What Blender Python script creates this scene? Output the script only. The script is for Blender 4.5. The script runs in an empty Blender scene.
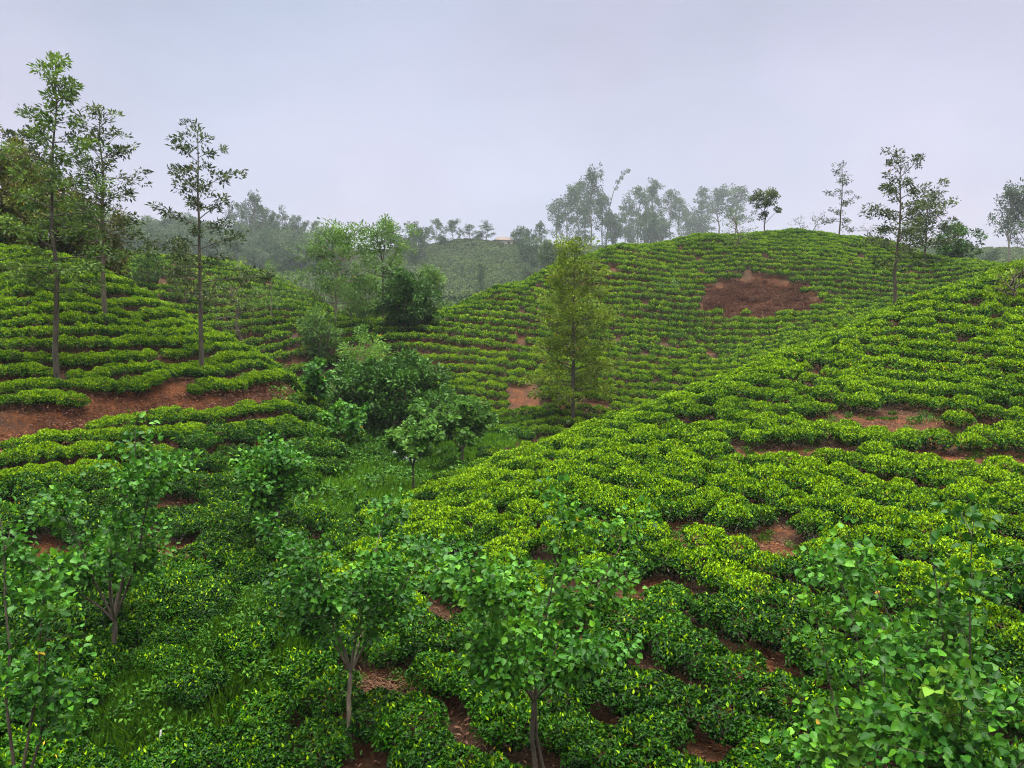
import bpy, math, random
import numpy as np
from mathutils import Vector, Matrix

scene = bpy.context.scene
COL = scene.collection
R = math.radians
F = 773.0                      # focal length in pixels of a 1024 px wide frame
PITCH = math.atan((384 - 330) / F)
HAZE, HAZE_TOP = .00042, 135.0     # mist density and the height of its top
rng = np.random.default_rng(11)

# ------------------------------------------------------------------ camera
cam_d = bpy.data.cameras.new("camera")
cam = bpy.data.objects.new("camera", cam_d); COL.objects.link(cam)
cam_d.sensor_fit = 'HORIZONTAL'; cam_d.sensor_width = 36.0
cam_d.lens = 36.0 * F / 1024.0
cam_d.clip_start = 0.1; cam_d.clip_end = 9000
cam.location = (0, 0, 0)
cam.rotation_euler = (math.pi / 2 - PITCH, 0, 0)
scene.camera = cam

# ------------------------------------------------------------------ sky, sun, exposure
SUN_EL, SUN_ROT = R(72), R(150)
world = bpy.data.worlds.new("World"); scene.world = world
world.use_nodes = True
wt = world.node_tree; wt.nodes.clear()
def wn(t, **k):
    n = wt.nodes.new(t)
    for a, b in k.items(): setattr(n, a, b)
    return n
wo = wn('ShaderNodeOutputWorld'); bg = wn('ShaderNodeBackground')
sky = wn('ShaderNodeTexSky', sky_type='NISHITA', sun_disc=False, sun_elevation=SUN_EL, sun_rotation=SUN_ROT)
sky.air_density = 1.0; sky.dust_density = 4.0
tc = wn('ShaderNodeTexCoord'); sep = wn('ShaderNodeSeparateXYZ')
wt.links.new(tc.outputs['Generated'], sep.inputs[0])
ramp = wn('ShaderNodeValToRGB')                 # cloud deck: level above the horizon, brightest overhead
SKYC = 15.0
e = ramp.color_ramp.elements
stops = [(0.0, (0.50, 0.47, 0.565)), (0.12, (0.465, 0.435, 0.535)), (0.25, (0.39, 0.375, 0.465)), (0.42, (0.30, 0.31, 0.395)), (0.56, (0.55, 0.56, 0.60)), (0.75, (2.2, 2.15, 1.95)), (1.0, (10.6, 10.0, 8.3))]
e[0].position = stops[0][0]; e[0].color = (*stops[0][1], 1)
e[1].position = stops[-1][0]; e[1].color = (*stops[-1][1], 1)
for p_, c_ in stops[1:-1]:
    q = e.new(p_); q.color = (*c_, 1)
wt.links.new(sep.outputs['Z'], ramp.inputs[0])
nz = wn('ShaderNodeTexNoise'); nz.inputs['Scale'].default_value = 1.7; nz.inputs['Detail'].default_value = 4; nz.inputs['Roughness'].default_value = .5
mp = wn('ShaderNodeMapping'); mp.inputs['Scale'].default_value = (1, 1, 2.2)
wt.links.new(tc.outputs['Generated'], mp.inputs[0]); wt.links.new(mp.outputs[0], nz.inputs['Vector'])
mr = wn('ShaderNodeMapRange'); mr.inputs['From Min'].default_value = .3; mr.inputs['From Max'].default_value = .7
mr.inputs['To Min'].default_value = 0.86 * SKYC; mr.inputs['To Max'].default_value = 1.14 * SKYC
wt.links.new(nz.outputs['Fac'], mr.inputs['Value'])
mul = wn('ShaderNodeVectorMath', operation='SCALE')
wt.links.new(ramp.outputs[0], mul.inputs[0]); wt.links.new(mr.outputs[0], mul.inputs['Scale'])
n3 = wn('ShaderNodeTexNoise'); n3.inputs['Scale'].default_value = 1.3; n3.inputs['Detail'].default_value = 3
mp3 = wn('ShaderNodeMapping'); mp3.inputs['Location'].default_value = (1.9, .4, 2.2); wt.links.new(tc.outputs['Generated'], mp3.inputs[0]); wt.links.new(mp3.outputs[0], n3.inputs['Vector'])
tint = wn('ShaderNodeMix', data_type='RGBA'); tint.inputs['A'].default_value = (.86, .95, .99, 1); tint.inputs['B'].default_value = (1.07, 1.0, 1.03, 1)
m3 = wn('ShaderNodeMapRange'); m3.inputs['From Min'].default_value = .38; m3.inputs['From Max'].default_value = .62
wt.links.new(n3.outputs['Fac'], m3.inputs['Value']); wt.links.new(m3.outputs[0], tint.inputs['Factor'])
tm = wn('ShaderNodeMix', data_type='RGBA', blend_type='MULTIPLY'); tm.inputs['Factor'].default_value = 1
wt.links.new(mul.outputs[0], tm.inputs['A']); wt.links.new(tint.outputs['Result'], tm.inputs['B'])
mix = wn('ShaderNodeMix', data_type='RGBA'); mix.inputs['Factor'].default_value = .94
wt.links.new(sky.outputs[0], mix.inputs['A']); wt.links.new(tm.outputs['Result'], mix.inputs['B'])
wt.links.new(mix.outputs['Result'], bg.inputs['Color']); bg.inputs['Strength'].default_value = 0.12
wt.links.new(bg.outputs[0], wo.inputs[0])

sd = bpy.data.lights.new("sun", 'SUN'); sun = bpy.data.objects.new("sun", sd); COL.objects.link(sun)
sd.energy = 1.5; sd.angle = R(18); sd.color = (1.0, .97, .90)
sun.rotation_euler = (R(90) - SUN_EL, 0, math.pi - SUN_ROT)
scene.view_settings.view_transform = 'Standard'; scene.view_settings.look = 'None'
scene.view_settings.exposure = 0.0; scene.view_settings.gamma = 1.0
scene.view_settings.use_curve_mapping = False
scene.render.engine = 'CYCLES'
cy = scene.cycles
cy.max_bounces = 5; cy.diffuse_bounces = 3; cy.glossy_bounces = 2; cy.transmission_bounces = 3
cy.volume_bounces = 1; cy.transparent_max_bounces = 4
cy.use_denoising = True
cy.denoising_input_passes = 'RGB_ALBEDO_NORMAL'; cy.denoising_prefilter = 'NONE'     # keeps the fine grain of the leaves
cy.filter_width = 1.1
try: cy.denoiser = 'OPENIMAGEDENOISE'
except Exception: pass
cy.use_adaptive_sampling = True; cy.adaptive_threshold = 0.008

# ------------------------------------------------------------------ helpers
def ray(px, py):
    x = (np.asarray(px, float) - 512) / F; zc = (384 - np.asarray(py, float)) / F
    y = math.cos(PITCH) + math.sin(PITCH) * zc
    z = -math.sin(PITCH) + math.cos(PITCH) * zc
    return x / y, z / y                         # per metre of forward distance
def project(P):
    P = np.asarray(P, float)
    c, s = math.cos(PITCH), math.sin(PITCH)
    f = P[..., 1] * c - P[..., 2] * s; u = P[..., 1] * s + P[..., 2] * c
    f = np.maximum(f, 1e-3)
    return 512 + F * P[..., 0] / f, 384 - F * u / f

def tag(o, label=None, cat=None, group=None, kind=None):
    if label: o['label'] = label
    if cat: o['category'] = cat
    if group: o['group'] = group
    if kind: o['kind'] = kind
    return o
def empty(name, loc, rz=0):
    o = bpy.data.objects.new(name, None); COL.objects.link(o)
    o.location = loc; o.rotation_euler = (0, 0, rz); o.empty_display_size = .3
    return o
def link(name, me, parent=None):
    o = bpy.data.objects.new(name, me); COL.objects.link(o)
    if parent is not None: o.parent = parent
    return o
def mesh_from(name, verts, faces_flat, nper, mat=None, attrs=None, smooth=False):
    """verts (n,3); faces_flat int array; nper = vertices per face"""
    me = bpy.data.meshes.new(name)
    verts = np.ascontiguousarray(verts, np.float32); nf = len(faces_flat) // nper
    me.vertices.add(len(verts)); me.vertices.foreach_set('co', verts.ravel())
    me.loops.add(len(faces_flat)); me.loops.foreach_set('vertex_index', np.ascontiguousarray(faces_flat, np.int32))
    me.polygons.add(nf)
    me.polygons.foreach_set('loop_start', np.arange(0, nf * nper, nper, dtype=np.int32))
    if attrs:
        for k, v in attrs.items():
            a = me.attributes.new(k, 'FLOAT', 'POINT'); a.data.foreach_set('value', np.ascontiguousarray(v, np.float32))
    me.update(calc_edges=True)
    if smooth: me.polygons.foreach_set('use_smooth', np.ones(nf, bool))
    if mat: me.materials.append(mat)
    me.validate()
    return me
def unit(v):
    return v / np.maximum(np.linalg.norm(v, axis=-1, keepdims=True), 1e-9)

# ---- materials
def new_mat(name):
    m = bpy.data.materials.new(name); m.use_nodes = True
    nt = m.node_tree; nt.nodes.clear()
    return m, nt
def leaf_mat(name, dark, mid, young, rough=.5, transl=.2, spec=.14, yellow=(.45, .28, .02), vary=.35, nscale=.12):
    m, nt = new_mat(name); N = nt.nodes.new; L = nt.links.new
    out = N('ShaderNodeOutputMaterial'); at = N('ShaderNodeAttribute'); at.attribute_name = 'tone'
    oi = N('ShaderNodeObjectInfo'); geo = N('ShaderNodeNewGeometry')
    no = N('ShaderNodeTexNoise'); no.inputs['Scale'].default_value = nscale; no.inputs['Detail'].default_value = 3
    L(geo.outputs['Position'], no.inputs['Vector'])
    a1 = N('ShaderNodeMath'); a1.operation = 'MULTIPLY_ADD'; a1.inputs[1].default_value = vary; a1.inputs[2].default_value = -vary * .5
    L(no.outputs['Fac'], a1.inputs[0])
    a2 = N('ShaderNodeMath'); a2.operation = 'MULTIPLY_ADD'; a2.inputs[1].default_value = vary * .6; a2.inputs[2].default_value = -vary * .3
    L(oi.outputs['Random'], a2.inputs[0])
    s1 = N('ShaderNodeMath'); s1.operation = 'ADD'; L(a1.outputs[0], s1.inputs[0]); L(a2.outputs[0], s1.inputs[1])
    lt = N('ShaderNodeMath'); lt.operation = 'LESS_THAN'; lt.inputs[1].default_value = .93; L(at.outputs['Fac'], lt.inputs[0])
    s1b = N('ShaderNodeMath'); s1b.operation = 'MULTIPLY'; L(s1.outputs[0], s1b.inputs[0]); L(lt.outputs[0], s1b.inputs[1])
    s2 = N('ShaderNodeMath'); s2.operation = 'ADD'; L(s1b.outputs[0], s2.inputs[0]); L(at.outputs['Fac'], s2.inputs[1])
    rp = N('ShaderNodeValToRGB'); el = rp.color_ramp.elements
    el[0].position = 0.05; el[0].color = (*dark, 1); el[1].position = .90; el[1].color = (*young, 1)
    for p, c in ((.45, mid),):
        q = el.new(p); q.color = (*c, 1)
    cl = N('ShaderNodeMath'); cl.operation = 'MINIMUM'; cl.inputs[1].default_value = .9; L(s2.outputs[0], cl.inputs[0])
    L(cl.outputs[0], rp.inputs[0])
    ym = N('ShaderNodeMix'); ym.data_type = 'RGBA'; ym.inputs['A'].default_value = (*yellow, 1)
    L(lt.outputs[0], ym.inputs['Factor']); L(rp.outputs[0], ym.inputs['B'])
    pb = N('ShaderNodeBsdfPrincipled'); L(ym.outputs['Result'], pb.inputs['Base Color'])
    pb.inputs['Roughness'].default_value = rough
    pb.inputs['Specular IOR Level'].default_value = spec
    tr = N('ShaderNodeBsdfTranslucent')
    hs = N('ShaderNodeHueSaturation'); hs.inputs['Hue'].default_value = .485; hs.inputs['Value'].default_value = 1.5
    L(ym.outputs['Result'], hs.inputs['Color']); L(hs.outputs[0], tr.inputs['Color'])
    mx = N('ShaderNodeMixShader'); mx.inputs[0].default_value = transl
    L(pb.outputs[0], mx.inputs[1]); L(tr.outputs[0], mx.inputs[2]); L(mx.outputs[0], out.inputs['Surface'])
    return m
def bark_mat(name, c1, c2, scale=6.0, rough=.85):
    m, nt = new_mat(name); N = nt.nodes.new; L = nt.links.new
    out = N('ShaderNodeOutputMaterial'); pb = N('ShaderNodeBsdfPrincipled'); tcn = N('ShaderNodeTexCoord')
    mpn = N('ShaderNodeMapping'); mpn.inputs['Scale'].default_value = (1, 1, .35)
    no = N('ShaderNodeTexNoise'); no.inputs['Scale'].default_value = scale; no.inputs['Detail'].default_value = 6; no.inputs['Roughness'].default_value = .7
    L(tcn.outputs['Object'], mpn.inputs[0]); L(mpn.outputs[0], no.inputs['Vector'])
    rp = N('ShaderNodeValToRGB'); rp.color_ramp.elements[0].position = .35; rp.color_ramp.elements[1].position = .68
    rp.color_ramp.elements[0].color = (*c1, 1); rp.color_ramp.elements[1].color = (*c2, 1)
    L(no.outputs['Fac'], rp.inputs[0]); L(rp.outputs[0], pb.inputs['Base Color']); pb.inputs['Roughness'].default_value = rough
    bp = N('ShaderNodeBump'); bp.inputs['Strength'].default_value = .5; bp.inputs['Distance'].default_value = .03
    L(no.outputs['Fac'], bp.inputs['Height']); L(bp.outputs[0], pb.inputs['Normal']); L(pb.outputs[0], out.inputs['Surface'])
    return m
def plain_mat(name, c1, c2, scale=20, rough=.8, bump=.2):
    m = bark_mat(name, c1, c2, scale, rough)
    return m

TEA = leaf_mat('tea_leaf', (.003, .021, .001), (.024, .102, .001), (.215, .355, .002), rough=.38, transl=.08, spec=.09)
TEAFAR = TEA
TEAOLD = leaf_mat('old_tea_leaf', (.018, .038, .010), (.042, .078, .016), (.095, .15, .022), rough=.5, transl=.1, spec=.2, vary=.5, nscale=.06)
DADAP = leaf_mat('dadap_leaf', (.010, .058, .005), (.040, .152, .011), (.12, .30, .010), rough=.42, transl=.22, spec=.19, vary=.3, nscale=.6)
GREV = leaf_mat('silver_oak_leaf', (.022, .040, .014), (.055, .085, .024), (.12, .17, .03), rough=.5, transl=.2, vary=.4, nscale=.3)
GREVG = leaf_mat('fresh_silver_oak_leaf', (.03, .065, .014), (.07, .14, .022), (.16, .26, .03), rough=.5, transl=.25, vary=.4, nscale=.3)
OLIVE = leaf_mat('olive_yellow_leaf', (.046, .078, .006), (.090, .142, .009), (.17, .26, .015), rough=.5, transl=.3, vary=.5, nscale=.4, yellow=(.32, .2, .03))
DARKL = leaf_mat('dark_tree_leaf', (.012, .042, .006), (.030, .095, .012), (.07, .17, .02), rough=.45, transl=.15, vary=.3, nscale=.4)
GOLDL = leaf_mat('golden_leaf', (.030, .030, .006), (.060, .062, .009), (.12, .155, .018), rough=.5, transl=.15, vary=.7, nscale=.35, yellow=(.16, .06, .02))
PALEL = leaf_mat('pale_shrub_leaf', (.025, .08, .010), (.065, .165, .022), (.14, .28, .03), rough=.45, transl=.3, vary=.3, nscale=.4)
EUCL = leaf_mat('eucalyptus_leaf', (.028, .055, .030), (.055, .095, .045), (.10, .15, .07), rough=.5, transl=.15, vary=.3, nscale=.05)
MIDL = leaf_mat('valley_tree_leaf', (.034, .085, .016), (.070, .150, .026), (.13, .24, .04), rough=.5, transl=.25, vary=.3, nscale=.15)
DRYL = leaf_mat('dry_bracken_leaf', (.050, .021, .015), (.095, .043, .029), (.18, .10, .066), rough=.8, transl=.1, vary=.5, nscale=.4, yellow=(.08, .12, .02))
GRASS = leaf_mat('grass_blade', (.016, .058, .003), (.036, .118, .005), (.09, .21, .009), rough=.5, transl=.3, vary=.4, nscale=.3)
GRASSV = leaf_mat('valley_grass_blade', (.028, .095, .005), (.060, .180, .008), (.13, .29, .015), rough=.5, transl=.3, vary=.4, nscale=.3)
WEED = leaf_mat('weed_leaf', (.007, .034, .002), (.020, .082, .004), (.075, .19, .007), rough=.5, transl=.15, vary=.35, nscale=.3)
BARK = bark_mat('grey_bark', (.020, .016, .012), (.075, .062, .045))
BARKD = bark_mat('dark_bark', (.028, .022, .016), (.10, .08, .055))
BARKP = bark_mat('pale_bark', (.06, .048, .032), (.22, .18, .13), 9)
STEMW = bark_mat('tea_stem', (.10, .085, .07), (.42, .39, .34), 14)

# ------------------------------------------------------------------ terrain
# (pixel x, pixel y, forward distance, height of the growth above the ground, slope name)
T = .75
CP = []
def cp(reg, hb, *pts):
    for px, py, d in pts:
        if reg == 'E': d = d * 1.35
        kx, kz = ray(px, py); CP.append((float(kx) * d, d, float(kz) * d - hb, reg))
def cw(reg, *pts):
    for px, d, z in pts:
        if reg == 'E' and d > 250: d, z = d * (1.65 if px > 570 else 1.35), z * (1.65 if px > 570 else 1.35)
        CP.append(((px - 512) / F * d, d, z, reg))
cp('R', T, (400,768,10.5),(512,768,10),(700,768,9.6),(850,768,9.2),(1024,768,8.8),(1150,768,8.6),
   (430,680,12.5),(600,680,12),(800,680,11.6),(1000,680,11),(1120,680,10.8),
   (350,600,16),(480,600,15),(640,600,14.6),(800,600,14),(1000,600,13.5),(1120,600,13.2),
   (400,540,20),(500,540,18.5),(650,530,18),(800,530,17.5),(1000,530,17),(1130,530,16.5),
   (500,480,24),(600,470,23),(750,470,22),(900,465,21.5),(1024,470,21),(1130,470,20.5),
   (620,425,30),(720,420,28),(850,415,27),(1000,415,26),(1130,415,25),
   (720,378,35),(830,370,33),(960,365,32),(1060,360,31),(900,330,37),(1000,310,38),(1120,300,37),
   (430,500,24),(470,470,28),(540,440,31),(600,417,34),(660,396,36),(740,366,38.5),(800,341,40),(860,318,41.5),(930,290,43),(1024,258,45),(1110,230,47))
cw('R', (540,40,-7.2),(600,43,-7.0),(680,46,-6.2),(740,48,-4.8),(860,53,-1.5),(960,57,.8),(1060,60,3.0),(1200,60,6))
cp('V', .2, (180,690,13.8),(260,610,17),(330,550,22.5))
cp('V', .1, (380,500,29.5),(405,482,34.5),(440,458,42))
cp('LF', T, (0,768,11),(130,768,11.5),(260,768,11.3),(60,680,13.5),(300,680,13),(-150,768,10.5),
   (0,600,16.5),(100,590,17.5),(200,570,19.5),(-120,600,16),
   (0,520,20),(100,500,22),(200,500,24.5),(290,520,23),(340,490,28),(300,450,31),(240,450,29),(330,430,36),(-120,520,19.5))
cp('P', 0.0, (-120,492,22.3),(0,455,24.2),(70,437,26.2),(150,419,29.2),(210,409,32),(265,401,35.5))
cp('L', T, (0,412,25.8),(50,405,27.2),(150,392,30.8),(250,381,35.6),(296,385,39),
   (0,365,28.5),(50,358,30.5),(150,352,34),(230,348,38),(0,300,34),(80,300,36.2),(150,318,38.5),
   (0,237,41),(50,243,42),(100,262,43),(150,290,43.5),(200,318,43.5),(250,346,43),(290,372,42),
   (-110,225,40),(-110,320,33),(-120,430,24.5))
cw('L', (50,55,1),(150,55,-2),(250,53,-4.6),(300,49,-5.8),(-110,56,2))
cp('V', .5, (320,402,42),(350,425,42),(400,436,44),(480,437,42),(345,372,56),(390,372,55))
cp('C', T, (520,420,46),(620,405,48),(450,390,50),(520,380,52),(600,370,53),(680,370,54),
   (430,345,57),(500,330,60),(600,330,61),(700,340,60),(800,325,62),
   (560,290,70),(650,290,70),(750,290,70),(860,290,71),(950,290,72),
   (680,255,78),(800,255,78),(900,265,79),
   (415,332,59),(450,307,64),(500,282,70),(560,259,76),(620,242,81),(700,232,86),(800,228,89),(870,235,90),(930,252,90),(985,266,90))
cp('C', .3, (570,424,45))
cw('C', (420,75,-3),(520,88,2),(620,100,5.5),(720,108,8.5),(800,112,9),(900,112,6.5),(1000,108,5.5),(1100,100,6))
cp('E', T, (975,260,236),(1024,256,240),(1120,250,240))
cp('D', T, (330,345,58),(300,330,60),(250,310,64),(200,290,66),(330,308,70),(290,283,73),(250,265,76),(200,256,78),(150,253,79),(60,250,80))
cw('D', (330,88,-1),(250,95,1),(150,95,2),(60,96,3))
cp('E', T, (430,300,190),(450,275,240),(500,290,200),(540,285,198),(400,252,285),(430,247,290),(465,241,290),(500,244,292),(527,251,296),(550,247,300),(350,262,280),(290,262,280),(360,290,190),(250,300,170),(120,300,170))
cp('E', 0.3, (140,245,320),(200,238,330),(250,240,330),(310,250,320),(60,235,330),(-60,235,330))
cw('E', (575,330,33),(620,330,35),(700,400,46),(760,430,51),(850,420,44),(930,380,33),(700,200,13),(850,200,11),(950,170,9),(480,420,32),(300,430,34),(100,430,36),(620,520,38),(760,620,50),(950,560,30),(1100,400,30))
for a in range(0, 360, 30):                                   # the land all round and behind the camera
    s_, c_ = math.sin(R(a)), math.cos(R(a))
    if c_ < .35:
        CP.append((s_ * 30, c_ * 30, -6.2, 'N')); CP.append((s_ * 90, c_ * 90, -4, 'N'))
    CP.append((s_ * 1500, c_ * 1500, 30, 'N'))
    if c_ < .3: CP.append((s_ * 330, c_ * 330, 4, 'N'))
CP.append((0, 0, -6.4, 'N')); CP.append((0, 5, -6.6, 'N')); CP.append((6, 4, -6.0, 'N')); CP.append((-6, 4, -7.0, 'N'))
PX = np.array([(c[0], c[1]) for c in CP]); PZ = np.array([c[2] for c in CP]); PREG = np.array([c[3] for c in CP])
CS = 1.5
_d = np.sqrt(((PX[:, None] - PX[None]) ** 2).sum(-1) + CS ** 2)
_A = np.zeros((len(PX) + 1,) * 2); _A[:-1, :-1] = _d - np.eye(len(PX)) * .01; _A[:-1, -1] = 1; _A[-1, :-1] = 1
_w = np.linalg.solve(_A, np.append(PZ, 0))

_gr = np.random.default_rng(5)
_waves = [(_gr.uniform(0, 6.28), _gr.uniform(.6, 1.0), _gr.uniform(0, 6.28), k) for k in (.35, .6, .9, 1.5, 2.3, 3.1) for _ in range(2)]
def height(x, y):
    x = np.asarray(x, float); y = np.asarray(y, float); sh = x.shape
    P = np.stack([x.ravel(), y.ravel()], -1); out = np.empty(len(P))
    for i in range(0, len(P), 20000):
        q = P[i:i + 20000]
        d = np.sqrt(((q[:, None] - PX[None]) ** 2).sum(-1) + CS ** 2)
        out[i:i + 20000] = d @ _w[:-1] + _w[-1]
    r = np.hypot(P[:, 0], P[:, 1]); t = np.clip((r - 1150) / 700, 0, 1); t = t * t * (3 - 2 * t)
    out = out * (1 - t) + 4.0 * t
    n = 0
    for a, am, ph, k in _waves:
        n = n + am / (k * 3.0) * .12 * np.sin(k * (P[:, 0] * math.cos(a) + P[:, 1] * math.sin(a)) + ph)
    out = out + n * (1 - t)
    return out.reshape(sh)
def normal(x, y, e=.5):
    zx = (height(x + e, y) - height(x - e, y)) / (2 * e); zy = (height(x, y + e) - height(x, y - e)) / (2 * e)
    return unit(np.stack([-zx, -zy, np.ones_like(zx)], -1))
_ds = np.geomspace(6, 900, 1000)
def hit(px, py, lift=0.0):
    kx, kz = ray(px, py)
    z = height(kx * _ds, _ds) + lift
    under = np.nonzero(z > kz * _ds)[0]
    d = _ds[under[0]] if len(under) else 150.0
    return np.array([kx * d, d, height(np.array([kx * d]), np.array([d]))[0]])
def on_ground(px, d):
    x = (px - 512) / F * d
    # shift for pitch: forward distance is measured along the ground
    return np.array([x, d, height(np.array([x]), np.array([d]))[0]])

# zones where no tea grows: bare earth, path, grass
bare = []          # centre x, y, rx, ry
for px, py, rx, ry in [(872,424,2.5,1.15),(795,461,1.8,.85),(1000,467,2.3,1.0),(692,540,.75,.9),(772,552,.7,1.3),(742,668,.6,.3),
        (642,600,.6,.6),(374,690,.8,.42),(293,660,.38,1.1),(160,556,1.1,.5),(690,432,1.0,.5),(735,455,1.0,.3),(565,615,.5,.6),(490,672,.35,.3),
        (950,440,1.4,.5),(185,520,.8,.5),(40,560,1,.5),
        (522,402,.8,1.3),(548,410,1.3,.7),(590,408,.8,.6),(522,348,.01,.01),(535,318,.01,.01),(612,398,.01,.01),(482,370,.01,.01),
        (752,300,3.7,3.6),(668,297,.01,.01),(690,318,.01,.01),(700,262,.01,.01),(788,302,2.7,2.7),(770,288,3.6,1.8),(730,309,2.2,1.5)]:
    h = hit(px, py); bare.append((h[0], h[1], rx, ry))
bare = np.array(bare)
BIG = bare[24]
grass_line = np.array([hit(*p)[:2] for p in [(150,720),(185,690),(215,655),(262,610),(300,580)]])
valley_line = np.array([hit(*p)[:2] for p in [(352,512),(378,498),(405,482),(440,458),(470,447)]])
path_line = np.array([hit(*p)[:2] for p in [(-120,482),(0,444),(70,429),(150,411),(210,403),(265,398),(282,397)]])
def seg_dist(x, y, line):
    P = np.stack([x, y], -1); best = np.full(x.shape, 1e9)
    for a, b in zip(line[:-1], line[1:]):
        ab = b - a; t = np.clip(((P - a) @ ab) / (ab @ ab), 0, 1)
        best = np.minimum(best, np.linalg.norm(P - (a + t[..., None] * ab), axis=-1))
    return best
def path_side(x, y):
    """signed distance from the path: positive uphill"""
    d = seg_dist(x, y, path_line); e_ = .05; c = np.array([-33., 43.])
    r0 = np.hypot(x - c[0], y - c[1]) + 1e-6
    d2 = seg_dist(x + e_ * (x - c[0]) / r0, y + e_ * (y - c[1]) / r0, path_line)     # a step away from the hill top
    return np.where(d2 < d, d, -d)
_raw_height = height
def height(x, y):
    x = np.asarray(x, float); y = np.asarray(y, float); z = _raw_height(x, y)
    m = (np.abs(x + 15) < 10) & (np.abs(y - 30) < 14)
    if m.any():
        s_ = path_side(x[m], y[m]); z = np.array(z); z[m] += .42 * np.exp(-((s_ - 1.25) / .75) ** 2) - .22 * np.exp(-((s_ + .3) / .7) ** 2)
    return z
def in_bare(x, y, pad=0):
    m = np.zeros(x.shape, bool)
    for cx, cyy, rx, ry in np.delete(bare, [24, 28, 29, 30], axis=0):
        m |= ((x - cx) / (rx + pad)) ** 2 + ((y - cyy) / (ry + pad)) ** 2 < 1
    return m

# one ground sheet, finest in front of the camera
ang = np.concatenate([np.linspace(-180, -52, 33)[:-1], np.linspace(-52, 52, 380), np.linspace(52, 180, 33)[1:-1]])
rad = np.concatenate([[1.5, 3, 5], np.geomspace(6.5, 1100, 540), np.geomspace(1160, 6000, 16)])
AA, RR = np.meshgrid(np.radians(ang), rad)
gx, gy = RR * np.sin(AA), RR * np.cos(AA); gz = height(gx, gy)
# the worn path is cut a little into the slope, the big bare scar is scooped out
pd = seg_dist(gx, gy, path_line)
SCAR = bare[[24, 28, 29, 30]]
def scar_field(x, y):
    w = .25 * np.sin(x * 1.7 + 1.1 * np.sin(y * 1.3)) + .15 * np.sin(y * 2.9 + x)
    return np.min([((x - c[0]) / c[2]) ** 2 + ((y - c[1]) / c[3]) ** 2 for c in SCAR], axis=0) + w
bd = scar_field(gx, gy)
gz -= 1.0 * np.exp(-np.maximum(bd, 0) * 1.6)
gv = np.stack([gx, gy, gz], -1).reshape(-1, 3)
na, nr = len(ang), len(rad)
ii, jj = np.meshgrid(np.arange(nr - 1), np.arange(na), indexing='ij'); j2 = (jj + 1) % na
gf = np.stack([ii * na + jj, ii * na + j2, (ii + 1) * na + j2, (ii + 1) * na + jj], -1).reshape(-1, 4)
gf = gf[:, ::-1]
gw = np.clip(1.4 - seg_dist(gx, gy, grass_line), 0, 1) + np.clip((2.8 - seg_dist(gx, gy, valley_line)) / 1.5, 0, 1)
far_green = np.clip((np.hypot(gx, gy) - 95) / 25, 0, 1)
gw = np.clip(gw + far_green, 0, 1).ravel()
gs = np.clip(1.3 - bd, 0, 1).ravel()
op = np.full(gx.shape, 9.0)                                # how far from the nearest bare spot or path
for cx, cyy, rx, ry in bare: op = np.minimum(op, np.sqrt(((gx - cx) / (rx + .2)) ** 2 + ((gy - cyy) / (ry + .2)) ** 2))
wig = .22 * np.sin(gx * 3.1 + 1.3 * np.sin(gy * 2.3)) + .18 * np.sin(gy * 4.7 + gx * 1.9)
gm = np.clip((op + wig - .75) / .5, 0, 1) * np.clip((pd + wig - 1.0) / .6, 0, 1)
gm = (gm * (.72 + .28 * np.sin(gx * .9 + 2 * np.sin(gy * .7)))).ravel()  # dark soil under the rows: mulch plus painted shade of the gaps

m, nt = new_mat('red_soil'); N = nt.nodes.new; L = nt.links.new
out = N('ShaderNodeOutputMaterial'); pb = N('ShaderNodeBsdfPrincipled'); geo = N('ShaderNodeNewGeometry')
n1 = N('ShaderNodeTexNoise'); n1.inputs['Scale'].default_value = 1.1; n1.inputs['Detail'].default_value = 8; n1.inputs['Roughness'].default_value = .7
n2 = N('ShaderNodeTexNoise'); n2.inputs['Scale'].default_value = 9; n2.inputs['Detail'].default_value = 6; n2.inputs['Roughness'].default_value = .75
L(geo.outputs['Position'], n1.inputs['Vector']); L(geo.outputs['Position'], n2.inputs['Vector'])
r1 = N('ShaderNodeValToRGB'); q = r1.color_ramp.elements
q[0].position = .3; q[0].color = (.022, .010, .006, 1); q[1].position = .78; q[1].color = (.20, .070, .023, 1)
w_ = q.new(.52); w_.color = (.080, .027, .009, 1)
L(n1.outputs['Fac'], r1.inputs[0])
r2 = N('ShaderNodeValToRGB'); q = r2.color_ramp.elements
q[0].position = .38; q[0].color = (.45, .42, .40, 1); q[1].position = .66; q[1].color = (1.2, 1.15, 1.05, 1)
L(n2.outputs['Fac'], r2.inputs[0])
mm = N('ShaderNodeMix'); mm.data_type = 'RGBA'; mm.blend_type = 'MULTIPLY'; mm.inputs['Factor'].default_value = 1
L(r1.outputs[0], mm.inputs['A']); L(r2.outputs[0], mm.inputs['B'])
at = N('ShaderNodeAttribute'); at.attribute_name = 'turf'
mg = N('ShaderNodeMix'); mg.data_type = 'RGBA'; L(at.outputs['Fac'], mg.inputs['Factor']); at0 = N('ShaderNodeAttribute'); at0.attribute_name = 'mulch_shade'
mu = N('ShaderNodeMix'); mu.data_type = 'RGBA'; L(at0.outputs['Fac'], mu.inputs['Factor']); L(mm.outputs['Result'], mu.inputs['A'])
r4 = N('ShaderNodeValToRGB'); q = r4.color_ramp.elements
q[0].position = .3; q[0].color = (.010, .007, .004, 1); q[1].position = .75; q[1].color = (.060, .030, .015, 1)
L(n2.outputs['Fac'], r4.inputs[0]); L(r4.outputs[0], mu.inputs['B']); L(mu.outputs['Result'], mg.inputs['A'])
r3 = N('ShaderNodeValToRGB'); q = r3.color_ramp.elements
q[0].position = .3; q[0].color = (.016, .034, .008, 1); q[1].position = .7; q[1].color = (.05, .07, .016, 1)
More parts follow.
